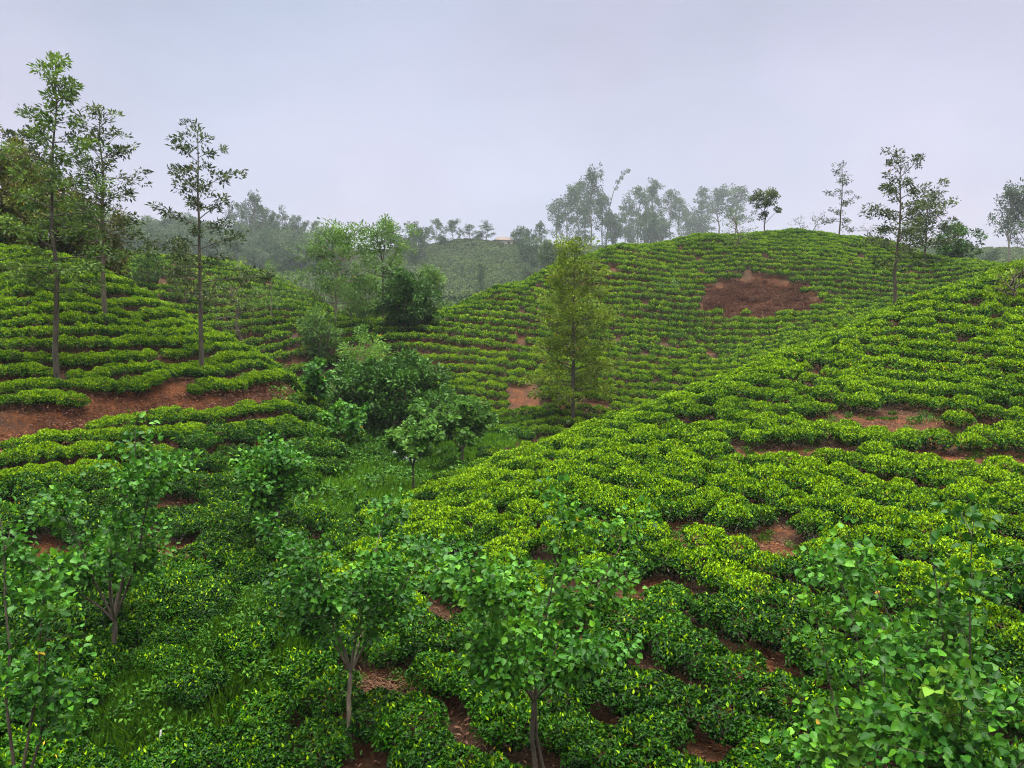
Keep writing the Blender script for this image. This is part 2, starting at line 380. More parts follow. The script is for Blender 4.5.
L(n2.outputs['Fac'], r3.inputs[0]); L(r3.outputs[0], mg.inputs['B'])
at2 = N('ShaderNodeAttribute'); at2.attribute_name = 'scar'
ms = N('ShaderNodeMix'); ms.data_type = 'RGBA'; ms.blend_type = 'MULTIPLY'; ms.inputs['B'].default_value = (.66, .50, .52, 1)
L(at2.outputs['Fac'], ms.inputs['Factor']); L(mg.outputs['Result'], ms.inputs['A'])
L(ms.outputs['Result'], pb.inputs['Base Color']); pb.inputs['Roughness'].default_value = .9; pb.inputs['Specular IOR Level'].default_value = .2
bp = N('ShaderNodeBump'); bp.inputs['Strength'].default_value = .8; bp.inputs['Distance'].default_value = .08
L(n2.outputs['Fac'], bp.inputs['Height']); L(bp.outputs[0], pb.inputs['Normal']); L(pb.outputs[0], out.inputs['Surface'])
ground = link('ground', mesh_from('ground', gv, gf.ravel(), 4, m, {'turf': gw, 'scar': gs, 'mulch_shade': gm}, smooth=True))
tag(ground, 'reddish brown soil of the hills under the tea rows', 'ground', kind='structure')

# ------------------------------------------------------------------ leaves
def leaf_arrays(P, D, Nn, Ln, W, fold=.25, droop=.1):
    """four-point folded leaves -> verts, tri indices"""
    n = len(P); S = unit(np.cross(D, Nn)); Nn = np.cross(S, D)
    Ln = np.broadcast_to(np.asarray(Ln, float), (n,))[:, None]; W = np.broadcast_to(np.asarray(W, float), (n,))[:, None]
    V = np.empty((n, 4, 3))
    V[:, 0] = P; V[:, 2] = P + D * Ln - Nn * Ln * droop
    mid = P + D * Ln * .45
    V[:, 1] = mid + S * W * .5 + Nn * W * fold; V[:, 3] = mid - S * W * .5 + Nn * W * fold
    b = (np.arange(n) * 4)[:, None]
    Fc = np.concatenate([b + np.array([[0, 1, 2]]), b + np.array([[0, 2, 3]])], 1).reshape(-1)
    return V.reshape(-1, 3), Fc, 4
def broad_arrays(P, D, Nn, Ln, W, fold=.16, droop=.28):
    """eight-point broad drooping leaves"""
    n = len(P); S = unit(np.cross(D, Nn)); Nn = np.cross(S, D)
    Ln = np.broadcast_to(np.asarray(Ln, float), (n,))[:, None]; W = np.broadcast_to(np.asarray(W, float), (n,))[:, None]
    V = np.empty((n, 8, 3))
    def pt(a, s, up): return P + D * Ln * a + S * W * s + Nn * (W * up * fold * 2 - Ln * droop * a * a)
    V[:, 0] = pt(0, 0, 0); V[:, 1] = pt(.18, .36, .4); V[:, 2] = pt(.45, .5, .5); V[:, 3] = pt(.75, .3, .3)
    V[:, 4] = pt(1, 0, 0); V[:, 5] = pt(.75, -.3, .3); V[:, 6] = pt(.45, -.5, .5); V[:, 7] = pt(.18, -.36, .4)
    b = (np.arange(n) * 8)[:, None]
    tri = np.array([[0,1,2],[0,2,3],[0,3,4],[0,4,5],[0,5,6],[0,6,7]]).reshape(1, -1)
    return V.reshape(-1, 3), (b + tri).reshape(-1), 8
def leaves_mesh(name, P, D, Nn, Ln, W, tone, mat, broad=False, **k):
    V, Fc, nv = (broad_arrays if broad else leaf_arrays)(P, unit(D), unit(Nn), Ln, W, **k)
    return mesh_from(name, V, Fc, 3, mat, {'tone': np.repeat(np.clip(tone, 0, 1), nv)})
def rand_dirs(g, n): return unit(g.normal(size=(n, 3)))

def tube(points, radii, sides=6):
    pts = np.asarray(points, float); n = len(pts)
    tan = unit(np.gradient(pts, axis=0)); ref = np.array([.3, .9, .1]); ref = unit(ref)
    a = unit(np.cross(tan, np.where(np.abs(tan @ ref)[:, None] > .95, np.array([1., 0, 0]), ref))); b = np.cross(tan, a)
    th = np.linspace(0, 2 * np.pi, sides, endpoint=False)
    V = pts[:, None] + (a[:, None] * np.cos(th)[None, :, None] + b[:, None] * np.sin(th)[None, :, None]) * np.asarray(radii)[:, None, None]
    i, j = np.meshgrid(np.arange(n - 1), np.arange(sides), indexing='ij'); j2 = (j + 1) % sides
    Fq = np.stack([i * sides + j, i * sides + j2, (i + 1) * sides + j2, (i + 1) * sides + j], -1).reshape(-1, 4)
    return V.reshape(-1, 3), Fq
def tubes_mesh(name, lines, mat):
    Vs, Fs, o = [], [], 0
    for pts, rad_, s in lines:
        v, f = tube(pts, rad_, s); Vs.append(v); Fs.append(f + o); o += len(v)
    return mesh_from(name, np.concatenate(Vs), np.concatenate(Fs).ravel(), 4, mat, smooth=True)

# ------------------------------------------------------------------ tea bushes
def bush_shape(g, n, lf, wd, rx=.60, h=.74, old=1.0, sprout=.36, top_bias=.64):
    """a clipped tea bush: flat plucking table over a skirt of old leaves with shade painted in"""
    ph = g.uniform(0, 6.28, 5); am = g.uniform(.03, .12, 5); bumps = g.uniform(-1, 1, (22, 2)) * rx * .95; ba = g.uniform(-.15, .13, 22)
    def outline(th): return rx * (1 + sum(am[k] * np.cos((k + 2) * th + ph[k]) for k in range(5)))
    def topz(x, y):
        z = np.full(x.shape, h)
        for (bx, by), a in zip(bumps, ba): z = z + a * np.exp(-((x - bx) ** 2 + (y - by) ** 2) / .018)
        return z
    nt_ = int(n * top_bias); ns = n - nt_
    th = g.uniform(0, 2 * np.pi, nt_); rr = np.sqrt(g.uniform(0, 1, nt_))
    o = outline(th); x, y = rr * o * np.cos(th), rr * o * np.sin(th)
    z = topz(x, y) * (1 - .34 * rr ** 4) - g.exponential(.05, nt_)
    rr_ = rr
    P1 = np.stack([x, y, z], -1); out1 = np.stack([np.cos(th) * rr ** 2, np.sin(th) * rr ** 2, np.ones(nt_)], -1)
    th = g.uniform(0, 2 * np.pi, ns); u = g.uniform(.16, 1, ns) ** .7
    o = outline(th) * (1 - .62 * (1 - u) ** 1.2) * (1 - g.exponential(.07, ns)) * (1 - .12 * u ** 4)
    x, y = o * np.cos(th), o * np.sin(th); z = topz(x, y) * u * .84
    P2 = np.stack([x, y, z], -1); out2 = np.stack([np.cos(th), np.sin(th), .25 + .5 * u], -1)
    P = np.concatenate([P1, P2]); O = unit(np.concatenate([out1, out2]))
    Nn = unit(O + g.normal(size=P.shape) * .50)
    D = unit(np.cross(Nn, rand_dirs(g, n)) + O * g.uniform(.0, .45, (n, 1)))
    tone = np.where(np.arange(n) < nt_, g.uniform(.10, .60, n) * old, g.uniform(-.15, .20, n))   # old skirt leaves, darkened further to paint in the shaded sides
    k = g.random(n); yt = (np.arange(n) < nt_) & (k < sprout) & (np.concatenate([rr_, np.ones(ns)]) < .86)              # the flush of young shoots grows on the plucked top
    tone[yt] = g.uniform(.55, .92, yt.sum())
    D[yt] = unit(D[yt] * .7 + np.array([0, 0, .75])); Nn[yt] = unit(Nn[yt] + g.normal(size=(yt.sum(), 3)) * .4)
    P[yt, 2] += g.uniform(0, .035, yt.sum())
    tone[g.random(n) < .0012] = .99
    s = g.uniform(.7, 1.25, n)
    return P - D * (lf * s)[:, None] * .3, D, Nn, lf * s, wd * s, tone
def stems_lines(g):
    L_ = []
    for k in range(6):
        a = g.uniform(0, 6.28); r_ = g.uniform(.12, .42)
        p0 = np.array([g.normal() * .05, g.normal() * .05, -.15]); p2 = np.array([r_ * math.cos(a), r_ * math.sin(a), g.uniform(.35, .5)])
        p1 = p0 * .5 + p2 * .5 + np.array([0, 0, -.06])
        L_.append(([p0, p1, p2], [.022, .016, .008], 5))
    return L_
bg_ = np.random.default_rng(3)
NEAR = [leaves_mesh('tea_bush', *bush_shape(bg_, 2700, .078, .039, old=.68, sprout=.10), TEA) for _ in range(6)]  # copies with the foreground dimness put into the leaf tone
NEARB = [leaves_mesh('tea_bush', *bush_shape(bg_, 2500, .078, .040, sprout=.46), TEA) for _ in range(5)]
STEMS = [tubes_mesh('stems', stems_lines(bg_), STEMW) for _ in range(4)]
MID = [leaves_mesh('tea_bush_mid', *bush_shape(bg_, 1300, .10, .052, sprout=.60), TEA) for _ in range(5)]
FAR = [leaves_mesh('tea_bush_far', *bush_shape(bg_, 560, .14, .08, old=.95, sprout=.44), TEAFAR) for _ in range(4)]
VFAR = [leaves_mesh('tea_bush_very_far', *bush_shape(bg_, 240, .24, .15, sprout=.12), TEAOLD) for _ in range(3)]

# rows follow the contours: rings round each hill's top
def apex(px, d): return np.array([(px - 512) / F * d, d])
HILLS = {  # apex, x-stretch, row spacing, plant spacing, jitter, gap rate, bush size
    'R': (apex(1180, 60), 1.0, 1.32, .80, .085, .04, .94),
    'L': (apex(-70, 47), 1.0, 1.04, .50, .03, .012, .72),
    'P': (apex(-70, 47), 1.0, 1.26, .62, .05, .0, .80),
    'LF': (apex(-70, 47), 1.0, 1.08, .84, .14, .03, .98),
    'V': (apex(-70, 47), 1.0, 1.2, .90, .2, .08, .9),
    'C': (apex(690, 112), 1.9, 1.22, .56, .03, .02, .80),
    'D': (apex(190, 88), 1.3, 1.42, .60, .03, .02, .86),
    'E': (apex(480, 470), 1.6, 4.2, 2.6, .12, .03, 2.6),
}
_pm = path_line; _B = np.column_stack([2 * _pm[:, 0], 2 * _pm[:, 1], np.ones(len(_pm))])
_c = np.linalg.lstsq(_B, (_pm ** 2).sum(1), rcond=None)[0]
PATH_C = np.array([-33., 43.]); PATH_R = float(np.linalg.norm(_pm - PATH_C, axis=1).mean())      # the circle the path follows round the left hill
print('path circle', PATH_C, PATH_R, np.linalg.norm(_pm - PATH_C, axis=1) - PATH_R)
HILLS['L'] = (PATH_C,) + HILLS['L'][1:]; HILLS['LF'] = (PATH_C,) + HILLS['LF'][1:]; HILLS['V'] = (PATH_C,) + HILLS['V'][1:]
def nearest_region(x, y):
    out_ = np.empty(len(x), object)
    for i in range(0, len(x), 20000):
        d2 = (x[i:i+20000, None] - PX[None, :, 0]) ** 2 + (y[i:i+20000, None] - PX[None, :, 1]) ** 2
        out_[i:i+20000] = PREG[d2.argmin(1)]
    return out_
tg = np.random.default_rng(21)
XY, SC = [], []
def on_rows(key, rmax):
    (ax, ay), st, row, sp, jit, gap, size = HILLS[key]
    xs, ys = [], []
    rr = 1.0 + tg.random()
    if key == 'L': rr = 1.0 + (PATH_R - 1.05 - 1.0) % row
    while rr < rmax:
        npl = max(6, int(2 * math.pi * rr * (1 + st) / 2 / sp))
        th = np.linspace(0, 2 * math.pi, npl, endpoint=False) + tg.random() * 6.28
        wob = {'L': .12, 'C': .22, 'D': .2}.get(key, .35) * np.sin(th * 9 + rr * .31) + {'L': .05, 'C': .09, 'D': .08}.get(key, .22) * np.sin(th * 23 + rr * .17)
        near_ = np.hypot(ax + rr * st * np.cos(th), ay + rr * np.sin(th)) < 24
        r_ = rr + wob * np.where(near_, 1.3, .6) + tg.normal(size=npl) * jit * np.where(near_, 1.5, .7)
        th = th + tg.normal(size=npl) * jit * .6 / rr
        keep = tg.random(npl) > gap
        xs.append((ax + r_ * st * np.cos(th))[keep]); ys.append((ay + r_ * np.sin(th))[keep])
        rr += row * (1.0 if key == 'L' else tg.uniform(.95, 1.06))
    return np.concatenate(xs), np.concatenate(ys)
for key, rmax in (('R', 75), ('L', 62), ('LF', 62), ('V', 62), ('C', 100), ('D', 75), ('E', 400)):
    x, y = on_rows(key, rmax)
    ok = (y > 5) & (np.abs(x) < y * 1.0 + 4)
    x, y = x[ok], y[ok]
    reg = nearest_region(x, y)
    if key == 'L': ok = (reg == 'L') | (reg == 'P')
    else: ok = reg == key
    x, y = x[ok], y[ok]
    z = height(x, y); px, py = project(np.stack([x, y, z + .6], -1))
    ok = (px > -260) & (px < 1300) & (py < 1150)
    ok &= ~in_bare(x, y, .25) & ~(scar_field(x, y) < 1.1)
    dc = np.hypot(x - PATH_C[0], y - PATH_C[1]) - PATH_R
    ps = path_side(x, y)
    ok &= (ps > .72 - .04 * (x + 17)) | (ps < -1.45 + .13 * (x + 17))
    ok &= seg_dist(x, y, grass_line) > .75 + .45 * np.sin(x * 1.9 + y * 1.1)
    ok &= seg_dist(x, y, valley_line) > 2.2
    if key == 'E': ok &= (y > 200) & (y < 415)
    x, y, z = x[ok], y[ok], z[ok]
    # drop what lies deep behind a crest
    vis = np.ones(len(x), bool)
    for t in np.linspace(.25, .985, 40):
        vis &= height(x * t, y * t) < (z + 1.0) * t + 1.4
    x, y = x[vis], y[vis]
    XY.append(np.stack([x, y], -1)); SC.append(HILLS[key][6] * tg.uniform(.84, 1.14, len(x)))
XY = np.concatenate(XY); SC = np.concatenate(SC)
# odd bushes filling the holes where rows meet on the near slopes
cx_ = tg.uniform(-26, 30, 26000); cy_ = tg.uniform(8.2, 36, 26000)
o_ = (np.abs(cx_) < cy_ * .72 + 1.5) & ~in_bare(cx_, cy_, .28) & (seg_dist(cx_, cy_, grass_line) > .8 + .4 * np.sin(cx_ * 1.9 + cy_ * 1.1)) & (seg_dist(cx_, cy_, valley_line) > 2.3)
ps = path_side(cx_, cy_); o_ &= (ps < -1.9) | (np.abs(ps) > 6)
cx_, cy_ = cx_[o_], cy_[o_]
cell = {}
def _k(a, b): return int(math.floor(a)), int(math.floor(b))
for q_ in XY[np.hypot(XY[:, 0], XY[:, 1]) < 50]: cell.setdefault(_k(*q_), []).append((q_[0], q_[1]))
extra = []
for a, b in zip(cx_, cy_):
    i_, j_ = _k(a, b)
    if all((a - u) ** 2 + (b - v) ** 2 > .64 for di in (-1, 0, 1) for dj in (-1, 0, 1) for u, v in cell.get((i_ + di, j_ + dj), ())):
        extra.append((a, b)); cell.setdefault((i_, j_), []).append((a, b))
extra = np.array(extra); print('fill', len(extra))
XY = np.concatenate([XY, extra]); SC = np.concatenate([SC, tg.uniform(.78, 1.02, len(extra))])
BZ = height(XY[:, 0], XY[:, 1])
pdx = seg_dist(XY[:, 0], XY[:, 1], path_line)
NRM = unit(normal(XY[:, 0], XY[:, 1], .6) * .65 + np.array([0, 0, .35]))
YAW = tg.uniform(0, 6.28, len(XY))
def frames(nrm, yaw):
    c = np.stack([np.cos(yaw), np.sin(yaw), np.zeros_like(yaw)], -1)
    x = unit(c - nrm * (c * nrm).sum(-1, keepdims=True)); y = np.cross(nrm, x)
    return np.stack([x, y, nrm], -1)            # columns
def to_euler(M):
    sy = -M[:, 2, 0]; ry = np.arcsin(np.clip(sy, -1, 1))
    return np.stack([np.arctan2(M[:, 2, 1], M[:, 2, 2]), ry, np.arctan2(M[:, 1, 0], M[:, 0, 0])], -1)
EUL = to_euler(frames(NRM, YAW))
DIST = np.hypot(XY[:, 0], XY[:, 1])
BPX, BPY = project(np.stack([XY[:, 0], XY[:, 1], BZ + .5], -1))
print('tea bushes', len(XY))

# ---- scattering one kind as a single "stuff" object
def proto(name, me):
    return bpy.data.objects.new(name, me)       # never linked: only its mesh is used
def scatter(name, pts, eul, sc, meshes, seed=0):
    g = np.random.default_rng(seed); n = len(pts)
    me = bpy.data.meshes.new(name); me.vertices.add(n)
    me.vertices.foreach_set('co', np.ascontiguousarray(pts, np.float32).ravel())
    a = me.attributes.new('turn', 'FLOAT_VECTOR', 'POINT'); a.data.foreach_set('vector', np.ascontiguousarray(eul, np.float32).ravel())
    a = me.attributes.new('size', 'FLOAT', 'POINT'); a.data.foreach_set('value', np.ascontiguousarray(sc, np.float32))
    a = me.attributes.new('pick', 'INT', 'POINT'); a.data.foreach_set('value', g.integers(0, len(meshes), n).astype(np.int32))
    o = link(name, me)
    ng = bpy.data.node_groups.new(name, 'GeometryNodeTree')
    ng.interface.new_socket('Geometry', in_out='INPUT', socket_type='NodeSocketGeometry')
    ng.interface.new_socket('Geometry', in_out='OUTPUT', socket_type='NodeSocketGeometry')
    N = ng.nodes.new; L = ng.links.new
    gi = N('NodeGroupInput'); go = N('NodeGroupOutput'); ip = N('GeometryNodeInstanceOnPoints'); g2 = N('GeometryNodeGeometryToInstance')
    for k, ms_ in enumerate(meshes):
        oi = N('GeometryNodeObjectInfo'); oi.inputs['Object'].default_value = proto('%s_source' % name, ms_)
        oi.inputs['As Instance'].default_value = False
        L(oi.outputs['Geometry'], g2.inputs[0])
    def attr(nm, ty):
        q = N('GeometryNodeInputNamedAttribute'); q.data_type = ty; q.inputs['Name'].default_value = nm
        return next(s for s in q.outputs if s.enabled and s.name == 'Attribute')
    er = N('FunctionNodeEulerToRotation')
    L(gi.outputs[0], ip.inputs['Points']); L(g2.outputs[0], ip.inputs['Instance'])
    ip.inputs['Pick Instance'].default_value = True
    L(attr('pick', 'INT'), ip.inputs['Instance Index'])
    L(attr('turn', 'FLOAT_VECTOR'), er.inputs[0]); L(er.outputs[0], ip.inputs['Rotation'])
    L(attr('size', 'FLOAT'), ip.inputs['Scale'])
    L(ip.outputs[0], go.inputs[0])
    md = o.modifiers.new('scatter', 'NODES'); md.node_group = ng
    return o

REGS = nearest_region(XY[:, 0], XY[:, 1])
UNDIMMED = (REGS != 'LF') & (REGS != 'V') & (DIST + 2.5 * np.sin(XY[:, 0] * 1.7) > 17)  # nearest bushes and those below the path take the dim-painted copies
visb = (BPX > -20) & (BPX < 1044) & (BPY < 790)
cand = np.nonzero(visb)[0]
pick300 = cand[np.argsort(DIST[cand])[:300]]
rest = np.setdiff1d(np.arange(len(XY)), pick300)
LOC = np.stack([XY[:, 0], XY[:, 1], BZ - .03], -1)
rd = DIST[rest]
fr = UNDIMMED[rest]
for nm, lo, hi, fl, ms, lab in (('tea_rows', 0, 60, 0, NEAR, 'tea bushes with leaf colour painted dim filling the slope below the red path'),
                            ('tea_rows', 0, 36, 1, NEARB, 'bright-tipped tea rows rising over the near right hill and left hill foot'),
                            ('tea_rows', 36, 58, 1, MID, 'tea rows wrapping the side hills as far as the valley'),
                            ('tea_rows', 58, 140, 1, FAR, 'curved tea rows covering the round middle hill'),
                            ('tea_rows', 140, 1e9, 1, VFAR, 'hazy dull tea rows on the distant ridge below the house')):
    k = rest[(rd >= lo) & (rd < hi) & (fr == bool(fl))]
    if len(k):
        o = scatter(nm, LOC[k], EUL[k], SC[k], ms, seed=int(lo) + fl)
        tag(o, lab, 'tea rows', kind='stuff')

# ------------------------------------------------------------------ trees
def limb(g, p0, az, el, length, n=5, droop=.0, wob=.08):
    """a curved branch: list of points"""
    pts = [np.array(p0, float)]; d = np.array([math.cos(el) * math.cos(az), math.cos(el) * math.sin(az), math.sin(el)])
    for k in range(n - 1):
        d = unit(d + g.normal(size=3) * wob + np.array([0, 0, -droop]))
        pts.append(pts[-1] + d * length / (n - 1))
    return np.array(pts)
def along(pts, t):
    t = np.clip(t, 0, 1) * (len(pts) - 1); i = np.minimum(t.astype(int), len(pts) - 2); f = (t - i)[:, None]
    return pts[i] * (1 - f) + pts[i + 1] * f
class Grow:
    """collects wood lines and leaf places of one tree"""
    def __init__(s, seed): s.g = np.random.default_rng(seed); s.lines = []; s.P = []; s.D = []; s.tn = []
    def wood(s, pts, r0, r1, sides=5): s.lines.append((pts, np.linspace(r0, r1, len(pts)), sides))
    def clump(s, c, r, n, flat=.7, outward=None, tone=(.1, .6)):
        g = s.g; v = rand_dirs(g, n) * (g.random((n, 1)) ** .45) * r * np.array([1, 1, flat])
        s.P.append(np.asarray(c) + v); d = unit(v) + g.normal(size=(n, 3)) * .5
        if outward is not None: d = d + outward * .8
        s.D.append(d); s.tn.append(g.uniform(*tone) + g.normal(size=n) * .14)
    def build(s, wood_mat, leaf_mat_, L_, W_, broad=False, up=.9, name='tree'):
        P = np.concatenate(s.P); D = unit(np.concatenate(s.D)); tn = np.concatenate(s.tn); g = s.g
        Nn = unit(np.array([0, 0, up]) + g.normal(size=P.shape) * .55)
        sc = g.uniform(.65, 1.25, len(P))
        tn = np.minimum(tn, .92); tn[g.random(len(P)) < .0007] = .98
        crown = leaves_mesh('crown', P, D, Nn, L_ * sc, W_ * sc, tn, leaf_mat_, broad=broad)
        trunk = tubes_mesh('trunk', s.lines, wood_mat)
        return trunk, crown

def t_layered(seed, H, spread, h0=.35, n=26, leaf=(.22, .085), per=26, cr=.26, mats=(BARK, GREV), lean=.02, taper=.75, el=(.05, .55), droop=.03, base_r=None, sparse=1.0, top=.25, tone=(.1, .6)):
    """silver oak: straight pole, tiers of thin upswept branches with tufts"""
    t = Grow(seed); g = t.g; br = base_r or H * .014
    tr = [np.array([0, 0, -.4])]
    for k in range(1, 9): tr.append(np.array([g.normal() * lean * H * .25 + lean * H * k / 8 * g.choice([.5, 1]), g.normal() * lean * H * .25, H * k / 8]))
    tr = np.array(tr); t.wood(tr, br, br * .12, 7)
    az = g.uniform(0, 6.28)
    for k in range(n):
        h = h0 + (1 - h0) * ((k + g.uniform(-.4, .4)) / n); h = min(max(h, h0), .985)
        f = (1 - (h - h0) / (1 - h0)) ** taper
        Ln = spread * (top + (1 - top) * f) * g.uniform(.45, 1.2)
        az += 2.4 + g.normal() * .4
        p0 = along(tr, np.array([(h * H + .4) / (H + .4)]))[0]; p0 = along(tr, np.array([h]))[0]
        pts = limb(g, p0, az, g.uniform(*el) + (1 - f) * .5, Ln, 6, droop)
        t.wood(pts, br * .28 * (.4 + .6 * f), br * .06, 4)
        m = max(2, int(Ln / (cr * 1.25) * sparse))
        for u in np.linspace(.38, 1, m):
            c = along(pts, np.array([u]))[0] + g.normal(size=3) * cr * .45
            t.clump(c, cr * g.uniform(.7, 1.3), int(per * g.uniform(.5, 1.4)), .6, unit(pts[-1] - pts[0]), tone)
            if g.random() < .5 * sparse and u > .5:
                sp = limb(g, along(pts, np.array([u - .15]))[0], az + g.choice([-1, 1]) * g.uniform(.5, 1.0), g.uniform(-.1, .5), Ln * .32, 4, 0)
                t.wood(sp, br * .08, br * .03, 3); t.clump(sp[-1], cr * g.uniform(.6, 1.1), int(per * .7), .6, None, tone)
    t.clump(tr[-1], cr, per, 1.0, np.array([0, 0, 1.]), tone)
    return t.build(mats[0], mats[1], *leaf)

def t_clumpy(seed, H, spread, h0=.4, limbs=9, leaf=(.34, .14), per=90, cr=.85, mats=(BARKP, EUCL), el=(.5, 1.2), base_r=None, tone=(.1, .6), lean=0.03):
    """eucalyptus: bare leaning stems that end in separate rounded heads of leaves"""
    t = Grow(seed); g = t.g; br = base_r or H * .014
    tr = np.array([[g.normal() * lean * H * (k / 6), g.normal() * lean * H * (k / 6), H * .92 * k / 6 - .3] for k in range(7)])
    t.wood(tr, br, br * .25, 6); az = g.uniform(0, 6.28)
    for k in range(limbs):
        h = h0 + (.95 - h0) * (k + g.random()) / limbs; az += 2.4 + g.normal() * .5
        Ln = spread * g.uniform(.5, 1.1) * (1.1 - .55 * (h - h0) / (1 - h0))
        pts = limb(g, along(tr, np.array([h]))[0], az, g.uniform(*el), Ln, 5, -.02, .14)
        t.wood(pts, br * .4, br * .1, 4)
        for q in range(3):
            c = along(pts, np.array([g.uniform(.55, 1.0)]))[0] + g.normal(size=3) * cr * .5
            t.clump(c, cr * g.uniform(.5, 1.05), int(per * g.uniform(.5, 1.2)), .75, None, tone)
    for q in range(3): t.clump(tr[-1] + g.normal(size=3) * cr * .4, cr * g.uniform(.6, 1), per, .8, None, tone)
    return t.build(mats[0], mats[1], *leaf)

def t_round(seed, H, W, h0=.12, clumps=60, leaf=(.2, .1), per=90, cr=.55, mats=(BARKD, DARKL), tone=(.1, .6), stems=3, base_r=None, shell=.55, ytop=1.0):
    """bushy tree: several limbs carrying an uneven leafy mass"""
    t = Grow(seed); g = t.g; br = base_r or H * .025; zc = H * (h0 + (1 - h0) / 2); rz = H * (1 - h0) / 2
    for k in range(stems):
        az = 6.28 * k / stems + g.normal() * .4
        pts = limb(g, [g.normal() * br, g.normal() * br, -.3], az, g.uniform(.9, 1.35), H * g.uniform(.55, .8), 6, 0, .15); t.wood(pts, br, br * .2, 6)
    cs = []
    for k in range(clumps):
        d = rand_dirs(g, 1)[0]; r_ = g.uniform(shell, 1.0)
        lump = 1 + .16 * math.sin(3 * math.atan2(d[1], d[0]) + seed) + .12 * math.sin(5 * d[2] + seed * 2) + g.normal() * .06
        c = np.array([d[0] * W / 2 * r_ * lump, d[1] * W / 2 * r_ * lump, zc + d[2] * rz * r_ * (lump if d[2] > 0 else 1) * ytop]); c[2] = max(c[2], H * h0 * .8 + .15)
        t.clump(c, cr * g.uniform(.6, 1.2), int(per * g.uniform(.6, 1.3)), .75, d * .6, tone)
        if k % 4 == 0:
            a = np.array([0, 0, H * h0 + .1]); mid_ = (a + c) / 2 + g.normal(size=3) * .15
            t.wood(np.array([a, mid_, c]), br * .4, br * .08, 4)
    return t.build(mats[0], mats[1], *leaf)

def t_dadap(seed, H, W, fork=.3, stems=4, leaf=(.13, .115), per=15, mats=(BARKP, DADAP), lean=(0, 0), broad=True, cr=.2, dens=1.0, tone=(.08, .55), twin=False, base_r=.055):
    """young shade tree: short stem, pollard fork, upright switches with broad drooping leaves"""
    t = Grow(seed); g = t.g; fz = H * fork
    top_ = np.array([lean[0] * fz, lean[1] * fz, fz])
    base = np.array([[0, 0, -.4], [g.normal() * .03, 0, fz * .35], [top_[0] * .7 + g.normal() * .04, top_[1] * .7, fz * .75], top_])
    t.wood(base, base_r, base_r * .8, 8)
    t.clump(top_, .06, 2)
    if twin:
        b2 = base + np.array([[.16, .02, 0], [.12, .02, 0], [.06, .02, 0], [0.02, 0, .05]]); t.wood(b2, base_r * .7, base_r * .5, 7)
    for k in range(stems):
        az = 6.28 * k / stems + g.normal() * .35; el = 1.42 if k == 0 else g.uniform(.85, 1.38)
        Ln = min((H - fz) / max(math.sin(el), .5) * (1.0 if k == 0 else g.uniform(.75, 1.02)), W * .5 / max(math.cos(el), .1) * 1.05)
        pts = limb(g, top_, az, el, Ln, 7, .012, .08); t.wood(pts, base_r * .5, base_r * .1, 5)
        for q in range(int(7 * dens)):
            u = g.uniform(.3, 1.0); s0 = along(pts, np.array([u]))[0]
            sp = limb(g, s0, az + g.normal() * 1.1, g.uniform(.0, .9), W * .26 * g.uniform(.5, 1.2), 4, .04)
            t.wood(sp, base_r * .16, base_r * .05, 3)
            for v in np.linspace(.4, 1, 3):
                c = along(sp, np.array([v]))[0]; t.clump(c, cr * g.uniform(.6, 1.2), int(per * g.uniform(.5, 1.3)), .7, unit(sp[-1] - top_), tone)
        for v in np.linspace(.45, 1, 5): t.clump(along(pts, np.array([v]))[0], cr, int(per * .8), .9, None, tone)
    # leaves hang: push their direction down and outwards
    for i in range(len(t.D)): t.D[i] = t.D[i] + np.array([0, 0, -.55])
    return t.build(mats[0], mats[1], *leaf, broad=broad, up=.8)

def t_twiggy(seed, H, W, mats=(BARKD, GREV), n=14, per=8, leaf=(.14, .06), cr=.16, h0=.3, tone=(.1, .6), base_r=None, el=(.2, 1.1)):
    """half-bare small tree: crooked stem, open twigs, few leaves"""
    t = Grow(seed); g = t.g; br = base_r or H * .02
    tr = np.array([[g.normal() * H * .04 * k / 2, g.normal() * H * .04 * k / 2, H * .8 * k / 5 - .2] for k in range(6)]); t.wood(tr, br, br * .3, 6)
    for k in range(n):
        h = g.uniform(h0, 1); az = g.uniform(0, 6.28)
        pts = limb(g, along(tr, np.array([h]))[0], az, g.uniform(*el), W * .5 * g.uniform(.6, 1.15), 5, 0, .2); t.wood(pts, br * .35, br * .1, 4)
        for q in range(3):
            sp = limb(g, along(pts, np.array([g.uniform(.3, 1)]))[0], az + g.normal(), g.uniform(0, 1.1), W * .22, 4, 0, .2); t.wood(sp, br * .14, br * .05, 3)
            t.clump(sp[-1], cr, max(1, int(per * g.uniform(.3, 1.3))), .8, None, tone)
    return t.build(mats[0], mats[1], *leaf)

def plant(name, label, cat, px, d, top_y, builder, group=None, rz=0.0, sink=0.1, **k):
    """stands a tree so that it grows out of the ground at forward distance d; its height follows from the top seen in the photograph"""
    b = on_ground(px, d); _, kz = ray(px, top_y); H = float(kz) * d - b[2]
    meshes = builder(H=H, **k)
    return put(name, label, cat, b, meshes, group, rz, 1.0, sink)
LANDMARKS = []
def put(name, label, cat, b, meshes, group=None, rz=0.0, sc=1.0, sink=.1):
    e_ = empty(name, (b[0], b[1], b[2] - sink), rz); e_.scale = (sc,) * 3
    tag(e_, label, cat, group)
    link('trunk', meshes[0], e_); link('crown', meshes[1], e_)
    return e_
def m_at(px, d): return px / F * d              # width in metres of so many pixels at distance d

